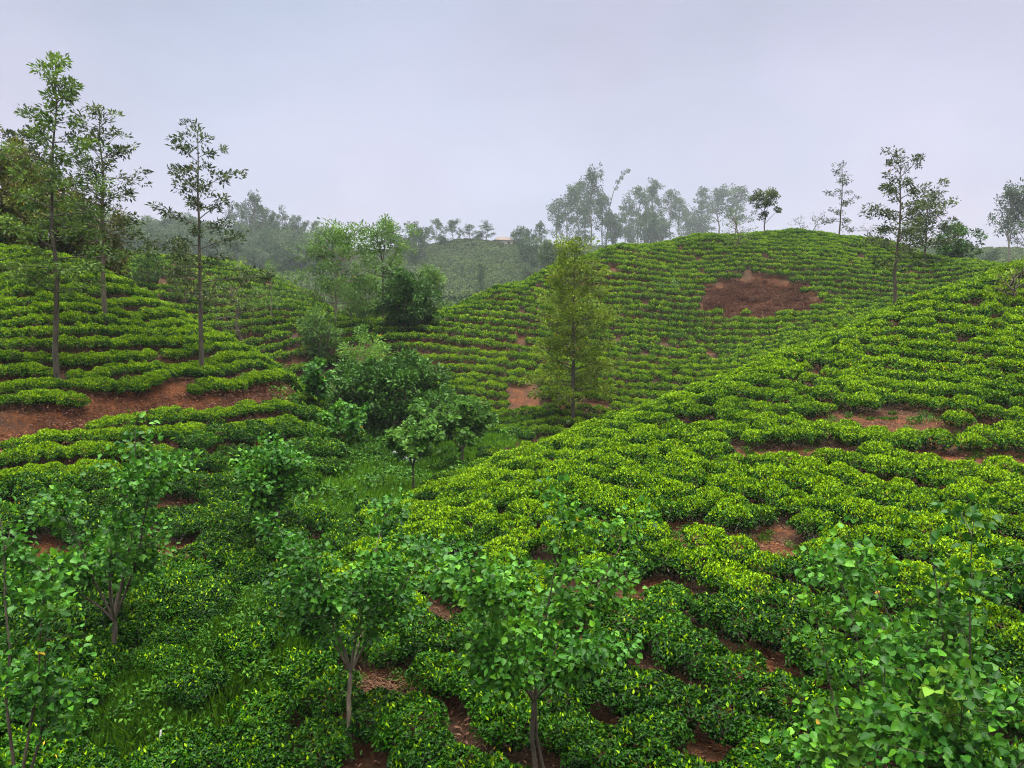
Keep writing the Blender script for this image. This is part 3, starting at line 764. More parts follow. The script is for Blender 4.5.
# ---- the young shade trees among the nearest bushes
plant('shade_tree', 'young broad-leaved tree with twin dark stems in the bottom middle of the tea', 'tree', 539, 9.6, 497, t_dadap, seed=42, W=1.9, fork=.42, stems=8, dens=1.7, per=26, twin=True, base_r=.036, leaf=(.08, .07), mats=(BARKD, DADAP), cr=.26, lean=(-.03, 0))
plant('shade_tree', 'young broad-leaved tree whose pale stem forks in a Y above dry straw', 'tree', 346, 12.2, 497, t_dadap, seed=8, W=2.0, fork=.36, stems=7, dens=1.6, per=24, base_r=.045, leaf=(.085, .073), cr=.28, rz=1.0)
plant('shade_tree', 'taller young tree with dark stem below the red path on the left', 'tree', 97, 15.0, 418, t_dadap, seed=12, W=2.5, fork=.22, stems=7, dens=1.5, per=20, base_r=.06, leaf=(.115, .095), cr=.34, mats=(BARKD, DADAP), lean=(.12, 0), rz=.6)
plant('shade_tree', 'leafy young tree cut off by the left edge of the photo', 'tree', -2, 9.4, 497, t_dadap, seed=24, W=1.5, fork=.3, stems=5, dens=1.2, per=14, base_r=.05, leaf=(.095, .08), cr=.26, mats=(BARKD, DADAP), rz=2)
plant('shade_tree', 'small slim shade tree with tan stem in front of the ravine grass', 'tree', 274, 22.0, 447, t_dadap, seed=31, W=2.6, fork=.4, stems=6, dens=1.6, per=26, base_r=.06, leaf=(.13, .105), cr=.34, rz=.3)
plant('shade_tree', 'big-leaved young tree at the bottom right edge, tallest of the right pair', 'tree', 985, 7.6, 503, t_dadap, seed=5, W=2.0, fork=.3, stems=7, dens=1.4, per=13, base_r=.035, leaf=(.09, .078), cr=.26, mats=(BARKD, DADAP), rz=.2)
plant('shade_tree', 'big-leaved young tree at the bottom right with thin dark stems, left of the edge tree', 'tree', 882, 7.9, 560, t_dadap, seed=16, W=1.75, fork=.28, stems=6, dens=1.3, per=12, base_r=.035, leaf=(.088, .076), cr=.26, mats=(BARKD, DADAP), rz=1.2)
plant('sapling', 'low broad-leaved sapling with yellowed leaves under the bottom right trees', 'sapling', 930, 7.0, 655, t_dadap, seed=61, W=1.3, fork=.15, stems=4, dens=1.0, per=10, base_r=.02, leaf=(.12, .10), mats=(BARKD, PALEL), rz=1.2, tone=(.1, .9))
plant('sapling', 'thin dark-stemmed sapling standing in the bright valley grass', 'sapling', 412, 30.5, 424, t_dadap, seed=71, W=2.0, fork=.45, stems=5, dens=1.5, per=18, base_r=.05, leaf=(.17, .13), mats=(BARKD, PALEL))
plant('sapling', 'pale green shade sapling with tan stem at the far end of the valley grass', 'sapling', 462, 37.5, 398, t_dadap, seed=74, W=3.4, fork=.32, stems=7, dens=1.7, per=22, base_r=.07, leaf=(.2, .15), mats=(BARKP, PALEL))
plant('sapling', 'slender sapling where the red path ends, left of the dark bush', 'sapling', 318, 38.5, 362, t_dadap, seed=77, W=2.0, fork=.3, stems=5, dens=1.2, per=13, base_r=.05, leaf=(.2, .15), mats=(BARKD, DADAP))
plant('sapling', 'small sapling among weeds below the nose of the left tea hill', 'sapling', 345, 36.0, 402, t_dadap, seed=79, W=1.8, fork=.3, stems=5, dens=1.2, per=12, base_r=.04, leaf=(.18, .14), mats=(BARKD, DADAP))

# ---- valley clump
plant('bushy_tree', 'dense dark green round bushy tree filling the valley above the grass', 'tree', 392, 42.5, 348, t_round, seed=3, W=6.0, h0=.02, clumps=170, per=130, cr=.62, leaf=(.26, .14), shell=.6)
plant('feathery_shrub', 'pale feathery shrub behind the dark bushy valley tree', 'shrub', 366, 47.5, 318, t_round, seed=8, W=4.2, h0=.02, clumps=60, per=80, cr=.55, leaf=(.22, .09), mats=(BARKP, PALEL), shell=.4)
plant('valley_tree', 'tall open tree with two bare stems left in the valley clump', 'tree', 337, 62, 223, t_clumpy, seed=14, spread=4.8, h0=.22, limbs=24, leaf=(.26, .12), per=100, cr=1.0, mats=(BARKP, MIDL), el=(.1, 1.0))
plant('valley_tree', 'tall thin-crowned tree with upright dark stems in the valley clump', 'tree', 383, 66, 221, t_clumpy, seed=19, spread=4.4, h0=.4, limbs=16, leaf=(.26, .12), per=70, cr=.8, mats=(BARKD, MIDL), el=(.4, 1.2))
plant('bushy_tree', 'dark rounded tree standing between the tall valley trees', 'tree', 407, 61, 270, t_round, seed=21, W=4.3, h0=.05, clumps=90, per=100, cr=.6, leaf=(.28, .14), shell=.5)
plant('valley_tree', 'pale slender-trunked tree right of the dark rounded valley tree', 'tree', 430, 75, 262, t_clumpy, seed=24, spread=2.8, h0=.45, limbs=11, leaf=(.3, .13), per=70, cr=.8, mats=(BARKP, MIDL))
plant('valley_tree', 'small bushy tree at the left foot of the tall valley tree', 'tree', 322, 57, 300, t_round, seed=26, W=3.0, h0=.05, clumps=46, per=60, cr=.5, leaf=(.26, .12), mats=(BARKD, MIDL), shell=.4)
plant('valley_tree', 'middling green tree filling the gap behind the two tall valley trees', 'tree', 362, 72, 262, t_round, seed=29, W=4.6, h0=.1, clumps=60, per=70, cr=.7, leaf=(.3, .14), mats=(BARKD, MIDL), shell=.4)
plant('valley_tree', 'hazy brown-green tree behind the left foot of the round hill', 'tree', 452, 90, 292, t_round, seed=33, W=5.0, h0=.1, clumps=50, per=60, cr=.8, leaf=(.36, .17), mats=(BARKD, EUCL), shell=.4)
plant('conical_tree', 'loose conical yellow-olive tree with dark stem before the round hill', 'tree', 573, 45.5, 243, t_layered, seed=37, spread=3.0, h0=.14, n=72, leaf=(.22, .095), per=30, cr=.38, mats=(BARKD, OLIVE), taper=.62, el=(.1, .5), lean=.006, sparse=1.25, top=.25, base_r=.14)

# ---- the left slope
plant('silver_oak', 'tallest silver oak on the left slope with mossy trunk nearest the path', 'tree', 57, 29.8, 62, t_layered, seed=41, spread=2.2, h0=.30, n=40, leaf=(.2, .085), per=38, cr=.30, mats=(BARK, GREVG), lean=.025, taper=.5, base_r=.12)
plant('silver_oak', 'silver oak with thin upswept crown between the tallest and the lone oak', 'tree', 107, 36.2, 112, t_layered, seed=47, spread=2.5, h0=.32, n=34, leaf=(.22, .085), per=24, cr=.29, mats=(BARKD, GREV), lean=.012, taper=.6, base_r=.13)
plant('silver_oak', 'lone silver oak with tiered sparse branches, right end of the left slope', 'tree', 202, 35.0, 128, t_layered, seed=58, spread=2.75, h0=.33, n=27, leaf=(.2, .075), per=26, cr=.25, mats=(BARK, GREV), lean=.008, taper=.62, el=(.05, .4), base_r=.12)
plant('crest_tree', 'dark round-topped tree on the crest behind the tallest silver oak', 'tree', 30, 50, 112, t_round, seed=51, W=6.0, h0=.25, clumps=100, per=80, cr=.6, leaf=(.24, .12), mats=(BARKD, GREV), shell=.45)
plant('golden_tree', 'brownish olive bushy tree at the top of the left edge', 'tree', -2, 45, 126, t_round, seed=53, W=6.0, h0=.05, clumps=150, per=130, cr=.6, leaf=(.24, .1), mats=(BARKD, GOLDL), shell=.4, tone=(.1, .9))
plant('golden_tree', 'low brownish olive spreading tree on the left crest under the oaks', 'tree', 50, 45.5, 166, t_round, seed=57, W=6.8, h0=.02, clumps=150, per=120, cr=.55, leaf=(.22, .1), mats=(BARKD, GOLDL), shell=.4)
plant('crest_tree', 'small dark bushy tree beside the trunk of the second silver oak', 'tree', 92, 46, 192, t_round, seed=59, W=4.6, h0=.05, clumps=80, per=90, cr=.5, leaf=(.22, .1), mats=(BARKD, GOLDL), shell=.4)
plant('crest_tree', 'dark leafy shrub tree low on the left edge crest', 'tree', 6, 44.5, 200, t_round, seed=63, W=3.4, h0=.03, clumps=50, per=60, cr=.5, leaf=(.22, .1), mats=(BARKD, DARKL), shell=.4)
plant('small_tree', 'small wispy tree on the second hill right of the lone silver oak', 'tree', 240, 59, 255, t_twiggy, seed=65, W=3.8, n=20, per=18, cr=.35, leaf=(.24, .1), mats=(BARKD, GREVG))
plant('small_tree', 'thin upright young tree on the second hill left of the lone silver oak', 'tree', 187, 64, 244, t_layered, seed=67, spread=1.4, h0=.3, n=16, leaf=(.26, .1), per=14, cr=.3, mats=(BARKD, GREV))
plant('small_tree', 'small dark tree on the second hill crest close to the second silver oak', 'tree', 150, 66, 248, t_round, seed=68, W=2.4, h0=.05, clumps=26, per=50, cr=.45, leaf=(.26, .12), mats=(BARKD, MIDL), shell=.3)
plant('small_tree', 'open small tree halfway down the second hill slope', 'tree', 272, 63, 262, t_layered, seed=69, spread=1.3, h0=.3, n=14, leaf=(.26, .1), per=12, cr=.3, mats=(BARKP, MIDL))

# ---- on and behind the round hill
plant('twiggy_shrub', 'half-bare shrub tree on the top slope of the round hill', 'shrub', 734, 80.5, 211, t_twiggy, seed=81, W=3.4, n=26, per=7, cr=.3, leaf=(.2, .09), mats=(BARKD, MIDL), h0=.2)
plant('crest_tree', 'tree with separate rounded leaf heads on the round hill crest', 'tree', 762, 92, 188, t_clumpy, seed=83, spread=2.6, h0=.35, limbs=10, leaf=(.26, .13), per=70, cr=.55, mats=(BARKD, GREV), el=(.3, 1.1), base_r=.09)
plant('twiggy_shrub', 'tiny nearly leafless shrub on the crest, left of two', 'shrub', 797, 92, 213, t_twiggy, seed=85, W=1.9, n=10, per=4, cr=.2, leaf=(.16, .08))
plant('twiggy_shrub', 'tiny leaning twiggy shrub on the crest, right of two', 'shrub', 810, 92, 211, t_twiggy, seed=87, W=2.0, n=10, per=5, cr=.2, leaf=(.16, .08))
plant('crest_tree', 'slender tree with tiered bent tufts on the round hill crest', 'tree', 836, 93, 164, t_layered, seed=89, spread=2.6, h0=.22, n=15, leaf=(.26, .1), per=30, cr=.38, mats=(BARKD, GREV), taper=.45, el=(-.1, .5), droop=.06, base_r=.11)
plant('twiggy_shrub', 'bare reddish twiggy shrub below the slender crest tree', 'shrub', 864, 91.5, 222, t_twiggy, seed=91, W=2.6, n=12, per=3, cr=.2, leaf=(.16, .08), mats=(BARKD, GOLDL))
plant('tall_tree', 'tall dark tree with bare trunk standing before the round hill, right side', 'tree', 892, 52, 157, t_layered, seed=93, spread=2.7, h0=.36, n=30, leaf=(.24, .095), per=24, cr=.32, mats=(BARKD, GREV), taper=.35, el=(.1, .7), lean=.018, base_r=.15)
plant('crest_tree', 'dark broad tree just behind the tall bare-trunked tree', 'tree', 921, 82, 196, t_layered, seed=95, spread=3.2, h0=.2, n=26, leaf=(.34, .14), per=34, cr=.5, mats=(BARKD, GREV), taper=.35, el=(.2, .8), base_r=.14)
plant('crest_tree', 'dark conical full tree at the right shoulder of the round hill', 'tree', 953, 86, 219, t_round, seed=97, W=4.4, h0=.08, clumps=60, per=70, cr=.6, leaf=(.3, .13), mats=(BARKD, DARKL), shell=.35)
plant('small_tree', 'low scrubby tree under the dark broad tree on the right shoulder', 'tree', 900, 84, 236, t_twiggy, seed=98, W=4.2, n=18, per=14, cr=.35, leaf=(.24, .1), mats=(BARKD, GREV))
plant('dead_tree', 'short gnarled half-bare tree on the right tea slope by the edge', 'tree', 1013, 39.5, 263, t_twiggy, seed=99, W=2.6, n=12, per=7, cr=.22, leaf=(.18, .08), mats=(BARKD, OLIVE), base_r=.13, h0=.35)
plant('twiggy_shrub', 'small wispy shrub tree on the round hill left of the red scar', 'shrub', 668, 71, 286, t_twiggy, seed=101, W=2.3, n=18, per=9, cr=.3, leaf=(.2, .09), mats=(BARKD, MIDL), h0=.1)

# ---- far trees: a few kinds grown once, then copied
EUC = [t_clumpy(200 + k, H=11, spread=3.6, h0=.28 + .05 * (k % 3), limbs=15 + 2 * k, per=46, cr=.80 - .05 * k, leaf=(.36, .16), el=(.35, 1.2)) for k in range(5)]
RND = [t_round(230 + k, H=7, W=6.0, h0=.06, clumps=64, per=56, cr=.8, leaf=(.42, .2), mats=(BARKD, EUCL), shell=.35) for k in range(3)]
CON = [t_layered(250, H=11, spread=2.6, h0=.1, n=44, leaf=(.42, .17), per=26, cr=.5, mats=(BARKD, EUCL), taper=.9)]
def far_tree(name, label, px, d, top_y, kind, k=0, group=None, wide=1.0):
    if d > 200 and px < 1000 and px != 985: d *= 1.65 if px > 545 and d > 290 else 1.35
    b = on_ground(px, d); _, kz = ray(px, top_y); H = float(kz) * d - b[2]
    src, h_ = {'euc': (EUC, 11), 'rnd': (RND, 7.2), 'con': (CON, 11)}[kind]
    o = put(name, label, 'tree', b, src[k % len(src)], group, rz=k * 1.7 + px)
    s_ = H / h_; o.scale = (s_ * wide, s_ * wide, s_)
    return o
for i, a in enumerate([
    (577,330,178,'euc',3,'misty tree between the feathery and the tallest tree of the stand', .9),
    (601,300,192,'euc',4,'misty tree half hidden under the leaning bare tree', .9),
    (624,340,196,'euc',0,'misty thin tree right under the tip of the leaning tree', .9),
    (645,310,206,'rnd',0,'round misty tree in the lower part of the stand, behind the skyline bushes', .9),
    (677,400,196,'euc',2,'fading tree just left of the gap in the stand', .9),
    (690,420,212,'rnd',1,'fading low round tree inside the gap of the stand', 1.0),
    (660,330,214,'rnd',2,'grey round tree low in the stand left of the gap', .9),
    (530,240,236,'rnd',1,'grey bushy tree between the house and the misty stand', 1.0),
    (462,230,262,'euc',1,'grey tree standing on the slope below the far ridge trees', .9),
    (520,292,224,'rnd',0,'hazy dark round tree just right of the small house', 1.0),
    (487,290,221,'euc',0,'hazy open tree just left of the small house', 1.7),
    (470,291,223,'euc',1,'hazy open tree on the far ridge, second left of the house', 1.6),
    (453,288,219,'euc',2,'hazy twisted tree on the far ridge, third left of the house', 1.6),
    (437,340,217,'euc',3,'pale misty tree behind the far ridge left of the house trees', .9),
    (415,262,222,'rnd',1,'dark dense tree on the far ridge above the valley clump', .9),
    (540,292,221,'euc',4,'grey-green tree at the left end of the misty stand', 1.0),
    (556,335,196,'euc',1,'misty tall tree at the left of the stand behind the round hill', .95),
    (566,345,189,'euc',0,'misty feathery tall tree beside the tallest one', .9),
    (590,320,167,'euc',2,'tallest dark tree of the misty stand behind the round hill', .85),
    (584,300,208,'con',0,'dark dense low tree under the tallest misty tree', 1.0),
    (612,300,207,'rnd',2,'dark dense oval tree right of the tallest misty tree', .75),
    (637,345,184,'euc',3,'misty tree with broken crown right of the leaning one', .9),
    (652,360,179,'euc',4,'misty thin tree, tallest right of the leaning one', .8),
    (668,370,187,'euc',1,'misty tree with round head before the gap in the stand', .85),
    (630,330,222,'rnd',0,'low grey bushy tree on the skyline of the round hill, left', .8),
    (652,330,224,'rnd',1,'low grey bushy tree on the skyline left of the gap in the stand', .8),
    (684,380,206,'euc',0,'low misty tree at the gap of the stand', .9),
    (699,420,189,'con',0,'faint conical tree almost lost in the mist', 1.1),
    (716,440,186,'euc',2,'faint broad tree almost lost in the mist, left half', 1.3),
    (733,445,184,'euc',3,'faint broad tree almost lost in the mist, right half', 1.3),
    (1004,236,183,'euc',2,'misty tall tree at the right edge ridge, left of two', .9),
    (1022,236,186,'euc',4,'misty tall tree at the right edge ridge, right of two', 1.0),
    (985,232,246,'rnd',2,'low misty scrub tree left of the right edge pair', .8),
    (545,215,252,'rnd',0,'brownish hazy bush tree in front of the far ridge foot', .7),
    (527,205,262,'rnd',1,'hazy bush tree on the slope below the house', .7),
    (481,200,264,'con',0,'small narrow brown-green tree alone below the far ridge', .8),
    (555,200,236,'rnd',2,'grey hazy bush tree left of the round hill crest', .8),
    (572,210,236,'rnd',1,'grey hazy bush tree nearest the round hill crest behind the olive tree', .8),
    (440,215,280,'rnd',2,'hazy bush tree right above the pale slender-trunked tree', .8),
    ]):
    px, d, ty, kind, k, lab, wd = a
    far_tree('far_tree', lab, px, d, ty, kind, k, 'hazy trees behind the hills', wd)
for i, (px, d, ty, k) in enumerate([(448,250,284,0),(466,268,276,1),(493,262,270,2),(508,255,281,0),(520,276,268,1),(536,270,262,2),(477,285,262,0),(550,262,258,1),(458,240,295,2),(500,300,258,1)]):
    far_tree('far_bush', 'small hazy shrub scattered over the slope below the far ridge house', px, d, ty, 'rnd', k, 'hazy shrubs on the far slope', 1.2)
for i, (px, d, ty, kd) in enumerate([(404,280,234,'rnd'),(424,284,236,'rnd'),(428,288,226,'euc'),(444,288,234,'rnd'),(479,290,231,'rnd'),(461,296,228,'euc'),(514,293,238,'rnd'),(533,292,233,'euc'),(546,292,238,'rnd'),(392,284,228,'euc')]):
    far_tree('ridge_scrub', 'hazy scrub tree on the far ridge line filling gaps between taller trees', px, d, ty, kd, i, 'hazy scrub on the far ridge line', 1.2)
# the leaning bare tree of the stand
def t_lean(seed, H):
    t = Grow(seed); g = t.g
    tr = np.array([[0, 0, -.3], [1, 0, H * .25], [2.0, 0, H * .5], [5.0, .2, H * .72], [9.0, .2, H * .86], [15, .3, H * .97]]); t.wood(tr, .45, .1, 6)
    for u, l_ in ((.6, 2.4), (.7, 2.0), (.8, 2.6), (.9, 2.0), (.95, 1.6), (.75, 2.4)):
        sp = limb(g, along(tr, np.array([u]))[0], g.uniform(0, 6.28), g.uniform(.2, 1.1), l_, 4); t.wood(sp, .12, .04, 4); t.clump(sp[-1], 1.6, 40, .7)
    t.clump(tr[-1], 1.2, 50, .6); t.clump(tr[-2] + np.array([1., 0, 1.]), 1.0, 40, .6)
    return t.build(BARKP, EUCL, 1.1, .5)
plant('far_tree', 'leaning nearly bare tree reaching right out of the misty stand', 'tree', 605, 530, 168, t_lean, seed=9)
# the wooded skyline beyond the second hill
for i, (px, d, ty, kind, w_) in enumerate([(233,300,206,'euc',.9),(246,304,200,'euc',.9),(257,300,192,'euc',.85),(266,306,203,'euc',.9),(276,312,211,'euc',.9),(286,308,208,'euc',.9),(297,300,213,'euc',.95),(307,316,220,'euc',.9),(318,312,219,'euc',.9),(329,320,232,'euc',1.0)]):
    words_ = ('left end', 'second from the left end', 'tallest, third from the left', 'just right of the tallest', 'second right of the tallest', 'third right of the tallest', 'mid way along the right half', 'fourth from the right end', 'third from the right end', 'right end against the valley clump')[i]
    far_tree('far_tree', 'blue-grey eucalyptus on the far left skyline, %s' % words_, px, d, ty, kind, i, 'blue-grey eucalyptus on the left skyline', w_)
g = np.random.default_rng(77); WP, WE, WS = [], [], []
for k in range(150):
    px = g.uniform(70, 335); d = g.uniform(320, 440)
    b = on_ground(px, d); WP.append([b[0], b[1], b[2] - .2]); WE.append([0, 0, g.uniform(0, 6.28)]); WS.append(g.uniform(1.4, 2.4))
wood = scatter('far_woods', np.array(WP), np.array(WE), np.array(WS), [r_[1] for r_ in RND], seed=4)
tag(wood, 'dark blue-green wood in the mist on the slope beyond the second hill', 'woods', kind='stuff')

# ------------------------------------------------------------------ ground cover
def tuft_mesh(name, g, n, hgt, spread, wd, mat, bend=.5):
    a = g.uniform(0, 6.28, n); r_ = spread * np.sqrt(g.random(n))
    P = np.stack([r_ * np.cos(a), r_ * np.sin(a), np.full(n, -.02)], -1)
    D = unit(np.stack([np.cos(a) * bend * g.random(n), np.sin(a) * bend * g.random(n), np.ones(n)], -1) + g.normal(size=(n, 3)) * .18)
    Nn = unit(np.cross(D, rand_dirs(g, n)))
    return leaves_mesh(name, P, D, Nn, hgt * g.uniform(.5, 1.2, n), wd, g.uniform(.1, .85, n), mat, fold=.1, droop=.25)
def weed_mesh(name, g, n, hgt, spread, leaf, mat):
    P = g.normal(size=(n, 3)) * np.array([spread * .5, spread * .5, 0]); P[:, 2] = hgt * g.random(n) ** .7
    D = unit(P * np.array([1, 1, .1]) + g.normal(size=(n, 3)) * .3 + np.array([0, 0, .12])); Nn = unit(np.array([0, 0, 1.]) + g.normal(size=(n, 3)) * .4)
    return leaves_mesh(name, P, D, Nn, leaf * g.uniform(.6, 1.3, n), leaf * .5 * g.uniform(.7, 1.2, n), g.uniform(.1, .85, n), mat)
gg = np.random.default_rng(91)
GR = [tuft_mesh('grass_tuft', gg, 70, .26, .22, .016, GRASS) for _ in range(3)]
GRL = [tuft_mesh('grass_tuft_far', gg, 60, .34, .35, .035, GRASSV) for _ in range(3)]
WD = [weed_mesh('weed', gg, 110, .35, .3, .10, WEED) for _ in range(3)]
def rand_rot(n, tilt=.0): return np.stack([gg.normal(size=n) * tilt, gg.normal(size=n) * tilt, gg.uniform(0, 6.28, n)], -1)
def on_line(line, n, half):
    seg = np.linalg.norm(np.diff(line, axis=0), axis=1); t = gg.random(n) * seg.sum(); c = np.concatenate([[0], np.cumsum(seg)])
    i = np.clip(np.searchsorted(c, t) - 1, 0, len(seg) - 1); f = ((t - c[i]) / seg[i])[:, None]
    p = line[i] * (1 - f) + line[i + 1] * f
    return p + gg.normal(size=(n, 2)) * half
def lay(p): return np.stack([p[:, 0], p[:, 1], height(p[:, 0], p[:, 1]) - .01], -1)
p = on_line(grass_line, 2300, .85); o = scatter('grass', lay(p), rand_rot(len(p), .1), gg.uniform(.5, 1.6, len(p)) ** 1.0, GR, 1)
tag(o, 'rough green grass along the ravine at bottom left', 'grass', kind='stuff')
p = on_line(valley_line, 2600, 1.35); o = scatter('grass', lay(p), rand_rot(len(p), .1), gg.uniform(.7, 1.3, len(p)), GRL, 2)
tag(o, 'bright green grass on the valley floor under the dark bushy tree', 'grass', kind='stuff')
p = on_line(grass_line, 420, 1.0); o = scatter('weeds', lay(p), rand_rot(len(p), .1), gg.uniform(.6, 1.2, len(p)), WD, 3)
tag(o, 'broad-leaved weeds among the ravine grass', 'weeds', kind='stuff')
vc = np.array([hit(*q)[:2] for q in [(330,410),(345,440),(352,465),(330,480)]])
p = np.concatenate([on_line(vc, 230, 1.2), on_line(valley_line, 60, 1.8)]); o = scatter('undergrowth', lay(p), rand_rot(len(p), .1), gg.uniform(1.1, 2.2, len(p)), WD, 4)
tag(o, 'leafy green undergrowth between the path end and the valley grass', 'undergrowth', kind='stuff')
# sparse weeds and litter on bare soil between the bushes
n = 9000
p = np.stack([gg.uniform(-24, 30, n), gg.uniform(8, 42, n)], -1); ok = np.abs(p[:, 0]) < p[:, 1] * .72; p = np.concatenate([p[ok], on_line(path_line, 900, .55)])
LIT = []
for _ in range(3):
    k = 26; P = np.stack([gg.normal(size=k) * .3, gg.normal(size=k) * .3, gg.uniform(.005, .03, k)], -1); D = unit(gg.normal(size=(k, 3)) * np.array([1, 1, .15]))
    LIT.append(leaves_mesh('fallen_leaf', P, D, unit(np.array([0, 0, 1.]) + gg.normal(size=(k, 3)) * .3), gg.uniform(.05, .13, k), gg.uniform(.015, .05, k), gg.uniform(0, .9, k), DRYL))
o = scatter('leaf_litter', lay(p), rand_rot(len(p), .05), gg.uniform(.7, 1.3, len(p)), LIT, 5)
tag(o, 'brown dead leaves and twigs littering the red soil between bushes', 'leaf litter', kind='stuff')
p2 = []
for cx, cyy, rx, ry in bare[:17]:
    k = int(14 * rx * ry) + 3; a = gg.uniform(0, 6.28, k); r_ = np.sqrt(gg.uniform(.2, 1.1, k)); p2.append(np.stack([cx + rx * r_ * np.cos(a), cyy + ry * r_ * np.sin(a)], -1))
p = np.concatenate(p2); o = scatter('weeds', lay(p), rand_rot(len(p), .1), gg.uniform(.3, .7, len(p)), WD + GR, 6)
tag(o, 'small weeds sprouting on the bare red soil patches', 'weeds', kind='stuff')
# the scar on the round hill: dry reddish bracken
p = np.stack([gg.uniform(BIG[0] - 8, BIG[0] + 10, 6000), gg.uniform(BIG[1] - 8, BIG[1] + 9, 6000)], -1); p = p[scar_field(p[:, 0], p[:, 1]) < 1.0][:1100]; k = len(p)
BR = [weed_mesh('bracken', gg, 150, .22, .5, .10, DRYL) for _ in range(3)]
q = lay(p); q[:, 2] -= 1.0 * np.exp(-np.maximum(scar_field(p[:, 0], p[:, 1]), 0) * 1.6)
o = scatter('dry_undergrowth', q, rand_rot(k, .1), gg.uniform(.5, 1.1, k), BR, 7)
tag(o, 'dry reddish brown undergrowth on the bare scar of the round hill', 'undergrowth', kind='stuff')
# straw heap beside the forked shade tree
h = hit(376, 690); k = 60
STRAW = plain_mat('straw', (.07, .030, .014), (.20, .095, .045), 30)
lines = []
for _ in range(130):
    a = gg.uniform(0, 3.14); c = np.array([gg.normal() * .38, gg.normal() * .22, gg.uniform(.0, .09)]); v = np.array([math.cos(a), math.sin(a), gg.normal() * .2]) * gg.uniform(.12, .35)
    lines.append(([c - v, c + np.array([0, 0, .03]), c + v], [.007, .009, .005], 4))
sh = link('straw', tubes_mesh('straw', lines, STRAW)); sh.location = h + np.array([0, 0, .02])
tag(sh, 'small heap of dry brown straw and cut twigs beside the forked shade tree', 'straw', kind='stuff')

# ------------------------------------------------------------------ small things
WHITE = plain_mat('white_paint', (.55, .55, .52), (.82, .82, .8), 8, .6)
STONE = plain_mat('stone', (.16, .15, .15), (.42, .40, .40), 7, .85)
def rock_mesh(name, seed, s=(1, 1, .6)):
    import bmesh
    bm = bmesh.new(); bmesh.ops.create_icosphere(bm, subdivisions=3, radius=.5)
    g_ = np.random.default_rng(seed); dirs = rand_dirs(g_, 12)
    for v in bm.verts:
        c = np.array(v.co); u = unit(c); f = 1 - sum(max(0, u @ d - .62) * .8 for d in dirs) + .04 * math.sin(u @ dirs[0] * 11)
        v.co = Vector(c * f * np.array(s))
    me = bpy.data.meshes.new(name); bm.to_mesh(me); bm.free(); me.materials.append(STONE); return me
ROCK = [rock_mesh('path_stone', k) for k in range(3)]
for i, (px, py, s_, lab) in enumerate([(58,437,.34,'grey stone on the red path, largest of the pile'),(66,434,.24,'grey stone on the red path, right of the largest'),(51,438,.2,'grey stone on the red path, left of the largest'),(74,433,.18,'small grey stone at the right end of the path pile'),(28,441,.22,'lone grey stone near the left end of the red path'),(24,447,.14,'tiny grey stone before the lone stone on the path')]):
    h = hit(px, py); o = link('path_stone', ROCK[i % 3]); o.location = (h[0], h[1], h[2] - .15); o.scale = (s_ * 1.3, s_, s_); o.rotation_euler = (0, 0, i * 1.3)
    tag(o, lab, 'stone', 'stones on the red path')
h = hit(568, 425); o = link('white_stone', ROCK[1]); o.location = h + np.array([0, 0, .15]); o.scale = (.5, .5, .6); o.data = o.data.copy(); o.data.materials[0] = WHITE
tag(o, 'small white-painted stone at the foot of the olive conical tree', 'stone')
# white stake
def stake():
    lines = [([[0, 0, -.2], [.01, 0, .25], [.03, 0, .46]], [.022, .020, .016], 8)]
    return tubes_mesh('marker_stake', lines, WHITE)
h = hit(167, 757); o = link('marker_stake', stake()); o.location = h + np.array([0, -.25, .12])
tag(o, 'thin white stake standing in the dark bushes at bottom left', 'stake')
# corrugated sheet lying in the valley grass
import bmesh
bm = bmesh.new(); nx = 28
rows_ = []
for j in range(2):
    rows_.append([bm.verts.new((-.75 + 1.5 * i / nx, -.45 + .9 * j, .03 * math.sin(i * 1.57))) for i in range(nx + 1)])
for i in range(nx): bm.faces.new((rows_[0][i], rows_[0][i + 1], rows_[1][i + 1], rows_[1][i]))
g_ = bmesh.ops.solidify(bm, geom=bm.faces[:], thickness=.006)
me = bpy.data.meshes.new('roofing_sheet'); bm.to_mesh(me); bm.free()
SHEET = plain_mat('weathered_sheet', (.22, .25, .27), (.42, .46, .48), 4, .5); me.materials.append(SHEET)
h = hit(400, 466); o = link('roofing_sheet', me); o.location = h + np.array([0, 0, .32]); o.rotation_euler = (.35, .25, -.5)
tag(o, 'weathered grey corrugated sheet lying tilted in the valley grass', 'roofing sheet')
h = hit(395, 463); o = link('white_stone', ROCK[2]); o.location = h + np.array([0, 0, .45]); o.scale = (.3, .3, .3); o.data = o.data.copy(); o.data.materials[0] = WHITE
tag(o, 'small pale stone beside the corrugated sheet in the grass', 'stone')

# the house on the far ridge
def box_mesh(name, parts, mat):
    bm = bmesh.new()
    for (x0, y0, z0, x1, y1, z1) in parts:
        vs = [bm.verts.new(c) for c in ((x0,y0,z0),(x1,y0,z0),(x1,y1,z0),(x0,y1,z0),(x0,y0,z1),(x1,y0,z1),(x1,y1,z1),(x0,y1,z1))]
        for f in ((0,3,2,1),(4,5,6,7),(0,1,5,4),(1,2,6,5),(2,3,7,6),(3,0,4,7)): bm.faces.new([vs[i] for i in f])
    me = bpy.data.meshes.new(name); bm.to_mesh(me); bm.free(); me.materials.append(mat); return me
WALL = plain_mat('cream_plaster', (.36, .31, .25), (.50, .44, .37), 2, .85)
ROOF = plain_mat('clay_roof', (.07, .05, .045), (.15, .105, .09), 3, .8)
GLASSD = plain_mat('dark_window', (.02, .022, .025), (.04, .045, .05), 5, .2)
FRAME = plain_mat('window_frame', (.3, .28, .25), (.45, .42, .38), 5, .6)
